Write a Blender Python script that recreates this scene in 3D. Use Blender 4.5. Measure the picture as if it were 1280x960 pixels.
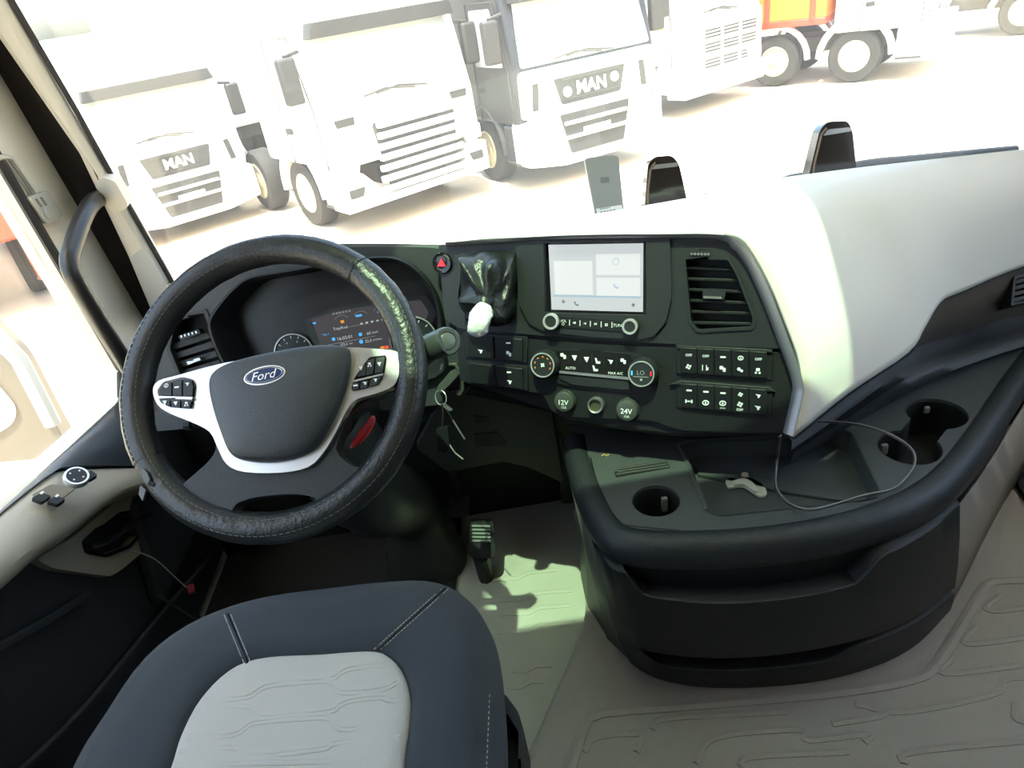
import bpy, bmesh, math, random
from mathutils import Vector as V, Matrix
from mathutils.geometry import tessellate_polygon
random.seed(7)
for o in list(bpy.data.objects): bpy.data.objects.remove(o)
scene = bpy.context.scene
COL = scene.collection
rad = math.radians

# ------------------------------------------------------------------ camera
FPX, PITCH, ROLL = 860.0, rad(30), rad(9.5)
CAM = V((0, 0, 1.28))
_F = V((0, math.cos(PITCH), -math.sin(PITCH)))
_u0 = V((0, math.sin(PITCH), math.cos(PITCH)))
_r0 = V((1, 0, 0))
_R = _r0*math.cos(ROLL) - _u0*math.sin(ROLL)
_U = _u0*math.cos(ROLL) + _r0*math.sin(ROLL)
cd = bpy.data.cameras.new('camera')
cd.sensor_width = 36; cd.lens = FPX/1280*36; cd.clip_start = 0.02; cd.clip_end = 500
cam = bpy.data.objects.new('camera', cd); COL.objects.link(cam)
m = Matrix.Identity(4)
for i in range(3):
    m[i][0] = _R[i]; m[i][1] = _U[i]; m[i][2] = -_F[i]; m[i][3] = CAM[i]
cam.matrix_world = m
scene.camera = cam

# ------------------------------------------------------------------ light
world = bpy.data.worlds.new('world'); scene.world = world
world.use_nodes = True
wn = world.node_tree; wn.nodes.clear()
wo = wn.nodes.new('ShaderNodeOutputWorld'); wb = wn.nodes.new('ShaderNodeBackground')
sk = wn.nodes.new('ShaderNodeTexSky'); sk.sky_type = 'NISHITA'; sk.sun_disc = False
sk.sun_elevation = rad(74); sk.sun_rotation = rad(180); sk.air_density = 1.0; sk.dust_density = 4.5; sk.ozone_density = 1.0
wb.inputs[1].default_value = 0.46
wn.links.new(sk.outputs[0], wb.inputs[0]); wn.links.new(wb.outputs[0], wo.inputs[0])
sl = bpy.data.lights.new('sun', 'SUN'); sl.energy = 8.0; sl.angle = rad(0.6); sl.color = (1.0, 0.96, 0.88)
sun = bpy.data.objects.new('sun', sl); COL.objects.link(sun)
SUN_DIR = V((-0.05, -0.27, 1.0)).normalized()           # towards the sun
sun.rotation_euler = SUN_DIR.to_track_quat('Z', 'Y').to_euler()
sun.location = (0, -2, 8)
vs = scene.view_settings
vs.view_transform = 'Standard'; vs.look = 'None'; vs.gamma = 1.0; vs.use_curve_mapping = False
vs.exposure = 1.2

# ------------------------------------------------------------------ materials
MATS = {}
def mat(name, col, rough=0.5, metal=0.0, bump=0.0, bscale=300.0, var=0.0, vscale=8.0, spec=0.5, emit=None, estr=0.0, coat=0.0, sheen=0.0):
    if name in MATS: return MATS[name]
    M = bpy.data.materials.new(name); M.use_nodes = True
    nt = M.node_tree; b = nt.nodes['Principled BSDF']
    c = (*col, 1)
    b.inputs['Base Color'].default_value = c
    b.inputs['Roughness'].default_value = rough
    b.inputs['Metallic'].default_value = metal
    b.inputs['Specular IOR Level'].default_value = spec
    if coat: b.inputs['Coat Weight'].default_value = coat
    if sheen: b.inputs['Sheen Weight'].default_value = sheen
    if emit:
        b.inputs['Emission Color'].default_value = (*emit, 1); b.inputs['Emission Strength'].default_value = estr
    if bump or var:
        tc = nt.nodes.new('ShaderNodeTexCoord')
    if bump:
        nz = nt.nodes.new('ShaderNodeTexNoise'); nz.inputs['Scale'].default_value = bscale; nz.inputs['Detail'].default_value = 2
        bp = nt.nodes.new('ShaderNodeBump'); bp.inputs['Strength'].default_value = bump; bp.inputs['Distance'].default_value = 0.002
        nt.links.new(tc.outputs['Object'], nz.inputs['Vector']); nt.links.new(nz.outputs['Fac'], bp.inputs['Height'])
        nt.links.new(bp.outputs['Normal'], b.inputs['Normal'])
    if var:
        n2 = nt.nodes.new('ShaderNodeTexNoise'); n2.inputs['Scale'].default_value = vscale; n2.inputs['Detail'].default_value = 6
        mx = nt.nodes.new('ShaderNodeMix'); mx.data_type = 'RGBA'
        mx.inputs[6].default_value = tuple(x*(1-var) for x in col)+(1,); mx.inputs[7].default_value = tuple(min(1, x*(1+var)) for x in col)+(1,)
        nt.links.new(tc.outputs['Object'], n2.inputs['Vector']); nt.links.new(n2.outputs['Fac'], mx.inputs[0]); nt.links.new(mx.outputs[2], b.inputs['Base Color'])
    MATS[name] = M
    return M
def glass(name, tint, dust=0.0, dustcol=(0.9, 0.88, 0.84), gloss=1.0):
    M = bpy.data.materials.new(name); M.use_nodes = True
    nt = M.node_tree; nt.nodes.clear()
    out = nt.nodes.new('ShaderNodeOutputMaterial')
    tr = nt.nodes.new('ShaderNodeBsdfTransparent'); tr.inputs[0].default_value = (*tint, 1)
    gl = nt.nodes.new('ShaderNodeBsdfGlossy'); gl.inputs['Roughness'].default_value = 0.03
    lw = nt.nodes.new('ShaderNodeLayerWeight'); lw.inputs[0].default_value = 0.5
    pw = nt.nodes.new('ShaderNodeMath'); pw.operation = 'POWER'; pw.inputs[1].default_value = 4.0
    ml = nt.nodes.new('ShaderNodeMath'); ml.operation = 'MULTIPLY_ADD'; ml.inputs[1].default_value = 0.5; ml.inputs[2].default_value = 0.03*gloss
    nt.links.new(lw.outputs['Facing'], pw.inputs[0]); nt.links.new(pw.outputs[0], ml.inputs[0])
    mx = nt.nodes.new('ShaderNodeMixShader'); nt.links.new(ml.outputs[0], mx.inputs[0])
    nt.links.new(gl.outputs[0], mx.inputs[2])
    if dust:
        df = nt.nodes.new('ShaderNodeBsdfDiffuse'); df.inputs[0].default_value = (*dustcol, 1)
        tl = nt.nodes.new('ShaderNodeBsdfTranslucent'); tl.inputs[0].default_value = (*dustcol, 1)
        md = nt.nodes.new('ShaderNodeMixShader'); md.inputs[0].default_value = 0.6
        nt.links.new(df.outputs[0], md.inputs[1]); nt.links.new(tl.outputs[0], md.inputs[2])
        m2 = nt.nodes.new('ShaderNodeMixShader')
        tc = nt.nodes.new('ShaderNodeTexCoord'); nz = nt.nodes.new('ShaderNodeTexNoise'); nz.inputs['Scale'].default_value = 3.0; nz.inputs['Detail'].default_value = 8
        mr = nt.nodes.new('ShaderNodeMapRange'); mr.inputs[1].default_value = 0.3; mr.inputs[2].default_value = 0.7
        mr.inputs[3].default_value = dust*0.8; mr.inputs[4].default_value = dust*1.2
        nt.links.new(tc.outputs['Object'], nz.inputs['Vector']); nt.links.new(nz.outputs['Fac'], mr.inputs[0]); nt.links.new(mr.outputs[0], m2.inputs[0])
        nt.links.new(tr.outputs[0], m2.inputs[1]); nt.links.new(md.outputs[0], m2.inputs[2]); nt.links.new(m2.outputs[0], mx.inputs[1])
    else:
        nt.links.new(tr.outputs[0], mx.inputs[1])
    nt.links.new(mx.outputs[0], out.inputs[0])
    MATS[name] = M
    return M

BLK   = mat('black_plastic', (0.009, 0.0098, 0.011), 0.48, bump=0.25, bscale=900, spec=0.35)
BLK2  = mat('charcoal_plastic', (0.018, 0.020, 0.0225), 0.45, bump=0.3, bscale=700, spec=0.4)
DEEP  = mat('deep_black', (0.004, 0.004, 0.0045), 0.6)
PIANO = mat('gloss_black', (0.010, 0.010, 0.012), 0.12)
CREAM = mat('cream_plastic', (0.72, 0.66, 0.57), 0.5, bump=0.2, bscale=800)
WHITE = mat('ivory_dash_plastic', (0.83, 0.77, 0.70), 0.55, bump=0.25, bscale=700)
TAUPE = mat('taupe_plastic', (0.24, 0.21, 0.175), 0.5, bump=0.3, bscale=700)
BEIGE = mat('beige_door_plastic', (0.40, 0.36, 0.28), 0.45, bump=0.25, bscale=800)
MATF  = mat('beige_rubber_mat', (0.31, 0.29, 0.262), 0.6, bump=0.9, bscale=420, var=0.12, vscale=5)
SILV  = mat('satin_silver', (0.46, 0.47, 0.485), 0.32, 0.85)
TRIMG = mat('grey_metallic_trim', (0.28, 0.27, 0.29), 0.35, 0.6)
CHROM = mat('chrome', (0.72, 0.73, 0.73), 0.28, 0.7)
LEATH = mat('black_leather', (0.014, 0.015, 0.016), 0.36, bump=0.6, bscale=160)
LEATD = mat('worn_black_leather', (0.015, 0.015, 0.0155), 0.40, bump=0.35, bscale=260, var=0.3, vscale=20)
FABR  = mat('navy_charcoal_fabric', (0.017, 0.0262, 0.036), 0.85, bump=0.7, bscale=1400, sheen=0.15)
FABL  = mat('pale_grey_fabric', (0.50, 0.49, 0.455), 0.9, bump=0.8, bscale=1100, sheen=0.1)
THR   = mat('grey_thread', (0.40, 0.40, 0.40), 0.8)
INK   = mat('white_print', (0.75, 0.80, 0.78), 0.6, emit=(0.8, 0.9, 0.88), estr=0.05)
REDP  = mat('red_plastic', (0.55, 0.015, 0.02), 0.4)
REDI  = mat('red_print', (0.8, 0.02, 0.04), 0.5, emit=(1, 0.02, 0.05), estr=0.15)
ORAI  = mat('orange_print', (0.8, 0.25, 0.02), 0.5, emit=(1, 0.3, 0.02), estr=0.25)
BLUI  = mat('blue_print', (0.05, 0.35, 0.8), 0.5, emit=(0.08, 0.45, 1.0), estr=0.3)
RUBB  = mat('rubber_seal', (0.015, 0.013, 0.014), 0.7)

# ------------------------------------------------------------------ geometry helpers
def ray(x, y): return _F + _R*((x-640)/FPX) + _U*((480-y)/FPX)
def AK(x, y, k): return CAM + ray(x, y)*k
def PLN(x, y, p, n):
    d = ray(x, y); return CAM + d*((V(p)-CAM).dot(V(n))/d.dot(V(n)))
def AX(x, y, X): return PLN(x, y, (X, 0, 0), (1, 0, 0))
def AY(x, y, Y): return PLN(x, y, (0, Y, 0), (0, 1, 0))
def AZ(x, y, Z): return PLN(x, y, (0, 0, Z), (0, 0, 1))

class Fr:
    def __init__(s, o, n, up=(0, 0, 1)):
        s.o = V(o); s.n = V(n).normalized(); s.x = V(up).cross(s.n).normalized(); s.y = s.n.cross(s.x)
    def w(s, u, v, d=0.0): return s.o + s.x*u + s.y*v + s.n*d
    def px(s, x, y, d=0.0):
        p = PLN(x, y, s.o + s.n*d, s.n) - s.o
        return (p.dot(s.x), p.dot(s.y))
    def P(s, pts, d=0.0): return [s.px(x, y, d) for x, y in pts]
    def W(s, x, y, d=0.0): return PLN(x, y, s.o + s.n*d, s.n)
    def sc(s, x, y, d=0.0):                       # metres per pixel about a spot
        a = s.W(x-4, y, d); b = s.W(x+4, y, d); return (a-b).length/8

def cr(pts, n=8, closed=False):
    """Catmull-Rom resampling"""
    P = [V(p) if len(p) == 3 else V((p[0], p[1], 0)) for p in pts]; L = len(P); out = []
    two = len(pts[0]) == 2
    segs = L if closed else L-1
    for i in range(segs):
        p1, p2 = P[i % L], P[(i+1) % L]
        p0 = P[(i-1) % L] if (closed or i > 0) else p1*2-p2
        p3 = P[(i+2) % L] if (closed or i+2 < L) else p2*2-p1
        for k in range(n):
            t = k/n
            out.append(0.5*((2*p1)+(p2-p0)*t+(2*p0-5*p1+4*p2-p3)*t*t+(3*p1-p0-3*p2+p3)*t**3))
    if not closed: out.append(P[-1].copy())
    return [(p.x, p.y) for p in out] if two else out
def rnd(poly, r, seg=4):
    out = []; L = len(poly)
    for i in range(L):
        a, b, c = V((*poly[i-1], 0)), V((*poly[i], 0)), V((*poly[(i+1) % L], 0))
        d1, d2 = (a-b), (c-b); l1, l2 = d1.length, d2.length
        k = min(r, l1*0.45, l2*0.45); p, q = b+d1/l1*k, b+d2/l2*k
        for j in range(seg+1):
            t = j/seg; s = (1-t)**2*p + 2*t*(1-t)*b + t*t*q; out.append((s.x, s.y))
    return out
def rect(u0, v0, u1, v1, r=0.0, seg=3):
    p = [(u0, v0), (u1, v0), (u1, v1), (u0, v1)]
    return rnd(p, r, seg) if r else p
def circ(u, v, r, n=24, ry=None, a=0.0):
    ry = ry or r; c, s = math.cos(a), math.sin(a)
    return [(u+r*math.cos(t)*c-ry*math.sin(t)*s, v+r*math.cos(t)*s+ry*math.sin(t)*c) for t in [2*math.pi*i/n for i in range(n)]]
def bil(q, s, t):
    (a, b, c, d) = q; f = lambda i: (a[i]*(1-s)+b[i]*s)*(1-t)+(d[i]*(1-s)+c[i]*s)*t
    return (f(0), f(1))
def subq(q, s0, t0, s1, t1): return [bil(q, s0, t0), bil(q, s1, t0), bil(q, s1, t1), bil(q, s0, t1)]

IDF = Fr((0, 0, 0), (0, 0, 1), up=(0, -1, 0))
IDF.x = V((1, 0, 0)); IDF.y = V((0, 1, 0)); IDF.n = V((0, 0, 1))

class MB:
    def __init__(s): s.v = []; s.f = []
    def add(s, vs, fs):
        b = len(s.v); s.v += [V(p) for p in vs]; s.f += [tuple(i+b for i in f) for f in fs]; return s
    def box(s, c, sz, rot=None):
        c = V(c); h = V(sz)/2; P = []
        for z in (-1, 1):
            for x, y in ((-1, -1), (1, -1), (1, 1), (-1, 1)):
                p = V((x*h.x, y*h.y, z*h.z)); p = rot @ p if rot else p; P.append(c+p)
        return s.add(P, [(3, 2, 1, 0), (4, 5, 6, 7), (0, 1, 5, 4), (1, 2, 6, 5), (2, 3, 7, 6), (3, 0, 4, 7)])
    def prism(s, fr, poly, d0, d1, holes=(), cap0=True, cap1=True):
        loops = [poly]+list(holes); flat = [p for L in loops for p in L]; n = len(flat)
        tr = tessellate_polygon([[V((p[0], p[1], 0)) for p in L] for L in loops])
        vs = [fr.w(p[0], p[1], d1) for p in flat]+[fr.w(p[0], p[1], d0) for p in flat]
        fs = []
        if cap1: fs += [tuple(t) for t in tr]
        if cap0: fs += [tuple(i+n for i in reversed(t)) for t in tr]
        b = 0
        for L in loops:
            k = len(L)
            fs += [(b+i, b+(i+1) % k, n+b+(i+1) % k, n+b+i) for i in range(k)]; b += k
        return s.add(vs, fs)
    def rings(s, R, closed=True, cap0=False, cap1=False):
        n = len(R[0]); vs = [p for r in R for p in r]; fs = []
        for i in range(len(R)-1):
            for j in range(n if closed else n-1):
                k = (j+1) % n; fs.append((i*n+j, i*n+k, (i+1)*n+k, (i+1)*n+j))
        if cap0: fs.append(tuple(reversed(range(n))))
        if cap1: fs.append(tuple((len(R)-1)*n+j for j in range(n)))
        return s.add(vs, fs)
    def dome(s, fr, poly, prof, c=None, flat=True):
        """rings of the outline shrunk about its centre: prof = [(scale, d), ...]"""
        if c is None: c = (sum(p[0] for p in poly)/len(poly), sum(p[1] for p in poly)/len(poly))
        R = [[fr.w(c[0]+(p[0]-c[0])*k, c[1]+(p[1]-c[1])*k, d) for p in poly] for k, d in prof]
        return s.rings(R, True, False, flat)
    def tube(s, pts, r, n=8, closed=False, flat=1.0, up=None, cap=True):
        pts = [V(p) for p in pts]; L = len(pts); R = []; prev = None
        for i, p in enumerate(pts):
            if closed: t = pts[(i+1) % L]-pts[i-1]
            else: t = pts[min(i+1, L-1)]-pts[max(i-1, 0)]
            t.normalize()
            if up is not None: a = V(up)
            elif prev is None: a = V((0, 0, 1)) if abs(t.z) < 0.9 else V((1, 0, 0))
            else: a = prev
            b = (a-t*a.dot(t)).normalized(); prev = b; c = t.cross(b)
            rr = r[i] if isinstance(r, (list, tuple)) else r
            R.append([p+b*(rr*flat*math.cos(q))+c*(rr*math.sin(q)) for q in [2*math.pi*j/n for j in range(n)]])
        if closed: R.append(R[0])
        return s.rings(R, True, cap and not closed, cap and not closed)
    def lathe(s, fr, c, prof, n=24):
        """prof = [(radius, d), ...] about the frame normal through c=(u,v)"""
        R = [[fr.w(c[0]+r*math.cos(t), c[1]+r*math.sin(t), d) for t in [2*math.pi*j/n for j in range(n)]] for r, d in prof]
        return s.rings(R, True, prof[0][0] > 1e-5, prof[-1][0] > 1e-5)
    def grid(s, rows):
        return s.rings(rows, False)

ORG = {}
def build(mb, name, material, parent=None, smooth=35, bevel=0.0, seg=2, subd=0, solid=0.0, weld=False, local=False):
    me = bpy.data.meshes.new(name)
    off = ORG.get(parent.name, V((0, 0, 0))) if (parent and not local) else V((0, 0, 0))
    bm = bmesh.new()
    vv = [bm.verts.new(p-off) for p in mb.v]
    for f in mb.f:
        if len(set(f)) < 3: continue
        try: bm.faces.new([vv[i] for i in f])
        except ValueError: pass
    if weld: bmesh.ops.remove_doubles(bm, verts=bm.verts, dist=1e-5)
    bmesh.ops.recalc_face_normals(bm, faces=bm.faces)
    bm.to_mesh(me); bm.free()
    me.materials.append(material)
    o = bpy.data.objects.new(name, me); COL.objects.link(o)
    if smooth:
        me.shade_smooth(); me.set_sharp_from_angle(angle=rad(smooth))
    if parent: o.parent = parent; ORG[o.name] = off
    else: ORG[o.name] = V((0, 0, 0))
    if solid:
        md = o.modifiers.new('solid', 'SOLIDIFY'); md.thickness = solid; md.offset = -1
    if subd:
        md = o.modifiers.new('sub', 'SUBSURF'); md.levels = subd; md.render_levels = subd
    if bevel:
        md = o.modifiers.new('bevel', 'BEVEL'); md.width = bevel; md.segments = seg; md.limit_method = 'ANGLE'; md.angle_limit = rad(40)
    return o
def tag(o, label, cat, group=None, kind=None):
    if label: o['label'] = label
    if cat: o['category'] = cat
    if group: o['group'] = group
    if kind: o['kind'] = kind
    return o
def thing(name, label, cat, loc=(0, 0, 0), group=None, rz=0.0):
    o = bpy.data.objects.new(name, None); COL.objects.link(o); o.location = loc; o.empty_display_size = 0.05
    o.rotation_euler = (0, 0, rz); ORG[o.name] = V(loc)
    return tag(o, label, cat, group)
def struct(o): o['kind'] = 'structure'; return o
def copy_tree(o, parent=None):
    c = o.copy(); COL.objects.link(c); c.parent = parent
    ORG[c.name] = ORG.get(o.name, V((0, 0, 0)))
    for ch in [x for x in o.children]: copy_tree(ch, c)
    return c

_txt = {}
def text_shape(s, shear=0.0, bold=0.0):
    k = (s, shear, bold)
    if k not in _txt:
        cu = bpy.data.curves.new('t', 'FONT'); cu.body = s; cu.align_x = 'CENTER'; cu.align_y = 'CENTER'; cu.shear = shear
        cu.resolution_u = 2; cu.offset = bold
        ob = bpy.data.objects.new('t', cu); COL.objects.link(ob)
        bpy.context.view_layer.update()
        me = bpy.data.meshes.new_from_object(ob.evaluated_get(bpy.context.evaluated_depsgraph_get()))
        vs = [v.co.copy() for v in me.vertices]; fs = [tuple(p.vertices) for p in me.polygons]
        bpy.data.objects.remove(ob); bpy.data.curves.remove(cu); bpy.data.meshes.remove(me)
        x0, x1 = min(v.x for v in vs), max(v.x for v in vs); y0, y1 = min(v.y for v in vs), max(v.y for v in vs)
        vs = [V((v.x-(x0+x1)/2, v.y-(y0+y1)/2, 0)) for v in vs]
        _txt[k] = (vs, fs, x1-x0, y1-y0)
    return _txt[k]
def text(mb, fr, s, c, h=None, w=None, d=0.0, ang=0.0, shear=0.0, bold=0.0):
    vs, fs, tw, th = text_shape(s, shear, bold)
    kx = w/tw if w else h/th; ky = h/th if h else kx
    if h and not w: kx = ky
    ca, sa = math.cos(ang), math.sin(ang)
    mb.add([fr.w(c[0]+v.x*kx*ca-v.y*ky*sa, c[1]+v.x*kx*sa+v.y*ky*ca, d) for v in vs], fs)
    return mb

# ================================================================== THE CAB SHELL
ROOF, XL, XR, YB, YF = 2.15, -0.95, 1.55, -0.9, 1.80
WS = Fr((0, 1.66, 0.78), (0, -1.07, -0.20))                 # windscreen plane, facing the driver
DL = Fr((-0.90, 0, 0), (1, 0, 0))                           # inner face of the driver's door: u = y, v = z
struct(build(MB().prism(IDF, rect(XL-0.05, YB, XR+0.05, YF), -0.06, 0.0), 'floor', mat('footwell_rubber', (0.36, 0.355, 0.31), 0.55, bump=0.5, bscale=300, var=0.2, vscale=6)))
HX0, HX1, HY0, HY1 = -0.26, 0.49, 0.50, 0.96                 # roof hatch opening
struct(build(MB().prism(IDF, rect(XL-0.1, YB, XR+0.1, 1.50), ROOF, ROOF+0.05, holes=[list(reversed(rect(HX0, HY0, HX1, HY1, 0.06)))]), 'ceiling', mat('headliner', (0.45, 0.43, 0.40), 0.9)))
hp = build(MB().prism(IDF, rect(HX0, HY0, HX1, HY1, 0.06), ROOF+0.02, ROOF+0.03), 'window_4', glass('green_hatch_glass', (0.47, 0.585, 0.47)))
struct(hp)
BACKW = mat('rear_wall_lining', (0.30, 0.29, 0.27), 0.9)
struct(build(MB().box((0.3, YB-0.03, 1.05), (XR-XL+0.2, 0.06, 2.3)), 'wall_rear', BACKW))
struct(build(MB().box((0.3, 1.50, 2.02), (XR-XL+0.2, 0.06, 0.30)), 'wall_header', BACKW))
struct(build(MB().box((0.3, 1.68, 0.28), (2.36, 0.32, 0.68)), 'wall_front', BLK))
# windscreen
wsp = [WS.px(0, 0)]
wsp = [(-0.88, -0.14), (1.48, -0.14), (1.44, 1.12), (-0.84, 1.12)]
struct(build(MB().prism(WS, wsp, -0.006, 0.0), 'window_1', glass('dusty_windscreen_glass', (0.93, 0.97, 0.94), dust=0.042)))

# right wall with its window
RW = Fr((1.50, 0, 0), (-1, 0, 0))                            # u = -y
def rw(pts): return [(-y, z) for y, z in pts]
wall = rw([(YB, 0), (1.75, 0), (1.70, 0.8), (1.50, 1.9), (1.50, ROOF), (YB, ROOF)])
win = rw([(0.15, 0.85), (1.45, 0.72), (1.52, 0.85), (1.36, 1.75), (0.15, 1.75)])
struct(build(MB().prism(RW, wall, -0.06, 0.0, holes=[win]), 'wall_right', BACKW))
SIDEG = glass('side_window_glass', (0.93, 0.97, 0.94), dust=0.03)
struct(build(MB().prism(RW, win, -0.03, -0.025), 'window_3', SIDEG))

# ---- driver's door (the left wall of the cab)
def yz(p): return (p.y, p.z)
def dx(pts, X=-0.90): return [yz(AX(x, y, X)) for x, y in pts]
s1, s0 = dx([(151, 499), (41, 600)])
sl_ = (s1[1]-s0[1])/(s1[0]-s0[0])
e0, e1 = dx([(150, 462), (0, 206)])
es = (e1[0]-e0[0])/(e1[1]-e0[1])
wtop = 1.78
winp = [(0.05, s0[1]+sl_*(0.05-s0[0])), s0, s1, e0, e1, (e1[0]+es*(wtop-e1[1]), wtop), (0.05, wtop)]
gl = dx([(190, 395), (103, 250), (0, 87)])
gs = (gl[2][0]-gl[1][0])/(gl[2][1]-gl[1][1])
outp = [(YB, 0), (1.62, 0), (1.60, 0.40), gl[0], gl[1], gl[2], (gl[2][0]+gs*(wtop+0.1-gl[2][1]), wtop+0.1), (YB, wtop+0.1)]
door = thing('door_1', None, None); struct(door)
DARKD = mat('dark_door_panel', (0.030, 0.030, 0.032), 0.6, bump=0.3, bscale=600)
build(MB().prism(DL, rnd(outp, 0.02), -0.05, 0.0, holes=[list(reversed(rnd(winp, 0.03)))]), 'door_frame', CREAM, door, bevel=0.006)
struct(build(MB().prism(DL, winp, -0.03, -0.025), 'window_2', SIDEG))
struct(build(MB().box((-0.93, -0.2, 2.0), (0.06, 3.4, 0.32)), 'wall_left', BACKW))
# rubber run round the window's front edge
build(MB().tube([V((-0.897, a, b)) for a, b in [s1, e0, e1, winp[5]]], 0.010, 6), 'window_seal', RUBB, door)
# dark lower panel of the door
low = [(YB+0.02, 0.02)] + [(1.58, 0.02), (1.56, 0.38)] + [(s1[0]+0.10, s1[1]-0.09), (s0[0], s0[1]-0.05), (YB+0.02, s0[1]+sl_*(YB-s0[0])-0.05)]
build(MB().prism(DL, low, 0.0, 0.02), 'door_lining', DARKD, door, bevel=0.006)
# window sill trim
sill = MB()
pp = [AX(-60, 692, -0.90), AX(0, 637, -0.90), AX(41, 600, -0.90), AX(110, 540, -0.90), AX(151, 499, -0.90), AX(170, 476, -0.90)]
qq = [AX(-60, 700, -0.84), AX(0, 642, -0.84), AX(64, 592, -0.84), AX(90, 583, -0.84), AX(160, 582, -0.84), AX(196, 584, -0.84)]
R = []
for a, b in zip(cr(pp, 5), cr(qq, 5)):
    mid = (a+b)/2+V((0.012, 0, 0.010)); R.append([a+V((-0.03, 0, -0.02)), a, a*0.6+b*0.4+V((0.008, 0, 0.008)), mid*0.4+b*0.6, b, b+V((-0.05, 0, -0.02))])
sill.grid(R); build(sill, 'window_sill', mat('slate_sill_plastic', (0.055, 0.060, 0.066), 0.5, bump=0.3, bscale=700), door, smooth=60)
# armrest: upper edge follows the sill, lower edge bulges towards the driver
au = [AX(-70, 706, -0.84), AX(0, 642, -0.84), AX(64, 592, -0.84), AX(90, 583, -0.84), AX(160, 582, -0.84), AX(200, 584, -0.84)]
al = [AX(-70, 770, -0.775), AX(0, 720, -0.775), AX(50, 683, -0.775), AX(90, 655, -0.78), AX(150, 615, -0.79), AX(200, 600, -0.80)]
ab = [AX(-70, 800, -0.80), AX(0, 742, -0.80), AX(45, 700, -0.80), AX(85, 674, -0.805), AX(145, 626, -0.81), AX(200, 608, -0.82)]
R = []
for a, b, c in zip(cr(au, 6), cr(al, 6), cr(ab, 6)):
    q = a*0.25+b*0.75+V((0.0, 0, 0.012))
    R.append([a+V((-0.05, 0, -0.01)), a, a*0.6+b*0.4+V((0, 0, 0.006)), q, b, (b+c)/2+V((0.004, 0, 0)), c, c+V((-0.07, 0, -0.02))])
arm = build(MB().grid(R), 'armrest', BEIGE, door, smooth=60, subd=1)
# switch field on the armrest
AF = Fr(AX(60, 625, -0.80), V((0.55, -0.18, 0.80)))
def af(x, y): return AF.px(x, y, 0.0)
sw = build(MB().prism(AF, rnd(AF.P([(38, 622), (64, 608), (95, 613), (72, 630)]), 0.006), 0.004, 0.007), 'switch_recess', mat('taupe_recess', (0.20, 0.175, 0.13), 0.5), arm, bevel=0.001)
for q in ([(39, 623), (52, 616), (64, 620), (52, 628)], [(58, 627), (70, 620), (82, 624), (72, 631)]):
    b = build(MB().prism(AF, rnd(AF.P(q, 0.012), 0.003), 0.004, 0.013), 'window_switch', BLK2, arm, bevel=0.0015)
    c = (sum(p[0] for p in q)/4, sum(p[1] for p in q)/4); u, v = af(*c)
    build(MB().prism(AF, rect(u-0.003, v-0.002, u+0.003, v+0.002), 0.0131, 0.0134), 'icon', INK, arm)
u, v = af(95, 600); rr = AF.sc(95, 600)*16
build(MB().lathe(AF, (u, v), [(rr*1.05, 0.002), (rr*1.05, 0.010), (rr, 0.013), (rr*0.86, 0.013)], 28), 'mirror_dial_ring', CHROM, arm)
dial = build(MB().lathe(AF, (u, v), [(rr*0.86, 0.006), (rr*0.86, 0.012), (rr*0.8, 0.014)], 28), 'mirror_dial', BLK2, arm)
u2, v2 = af(114, 592)
build(MB().prism(AF, rnd(AF.P([(104, 591), (114, 588), (122, 594), (112, 600)], 0.008), 0.003), 0.0, 0.009), 'mirror_switch', BLK2, arm, bevel=0.001)
icn = MB()
for a in range(4):
    t = a*math.pi/2+0.3; icn.prism(AF, circ(u+rr*0.55*math.cos(t), v+rr*0.55*math.sin(t), rr*0.09, 6), 0.0139, 0.0143)
build(icn, 'icon', INK, arm)
# grab pocket behind the switches
build(MB().dome(AF, rnd(AF.P([(-34, 668), (-2, 652), (10, 668), (8, 682), (-26, 705)], 0.004), 0.01), [(1, 0.0), (1.0, 0.009), (0.9, 0.007), (0.85, -0.02)]), 'pull_cup', BEIGE, arm)
# handle field
HF = Fr(AX(140, 680, -0.872), (1, 0.0, 0.0))
hpoly = HF.P([(38, 700), (85, 672), (143, 624), (195, 600), (218, 653), (147, 713), (133, 722), (60, 712)])
build(MB().prism(HF, rnd(hpoly, 0.015), -0.02, 0.010, holes=[list(reversed(rnd(HF.P([(108, 672), (150, 640), (190, 633), (193, 645), (160, 682), (130, 693), (107, 688)], 0.01), 0.008)))]), 'handle_surround', BEIGE, door, bevel=0.006)
build(MB().prism(HF, rnd(HF.P([(100, 660), (150, 636), (194, 630), (196, 650), (160, 690), (104, 694)], 0.0), 0.006), -0.03, -0.018), 'handle_cavity', DEEP, door)
rb = HF.P(rnd([(104, 678), (120, 662), (180, 634), (193, 637), (194, 648), (162, 683), (132, 695), (108, 690)], 3), 0.012)
build(MB().tube([HF.w(a, b, 0.012) for a, b in rb], 0.0035, 6, closed=True), 'handle_bezel', PIANO, door)
hl = [HF.W(112, 683, 0.016), HF.W(124, 681, 0.022), HF.W(143, 670, 0.026), HF.W(163, 656, 0.025), HF.W(186, 641, 0.014)]
build(MB().tube(cr(hl, 5), 0.0115, 8, flat=0.55), 'release_lever', mat('lever_black', (0.03, 0.032, 0.034), 0.25), door, subd=1)
# door pocket rim
pk = [AX(-30, 826, -0.86), AX(15, 800, -0.86), AX(60, 775, -0.86), AX(112, 742, -0.87)]
build(MB().tube(cr(pk, 5), 0.008, 6), 'pocket_rim', DARKD, door)
pk2 = [AX(-30, 1000, -0.86), AX(30, 960, -0.86), AX(110, 880, -0.86), AX(200, 770, -0.86), AX(260, 700, -0.87)]
build(MB().tube(cr(pk2, 6), 0.007, 6), 'lining_seam', DARKD, door)

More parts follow.
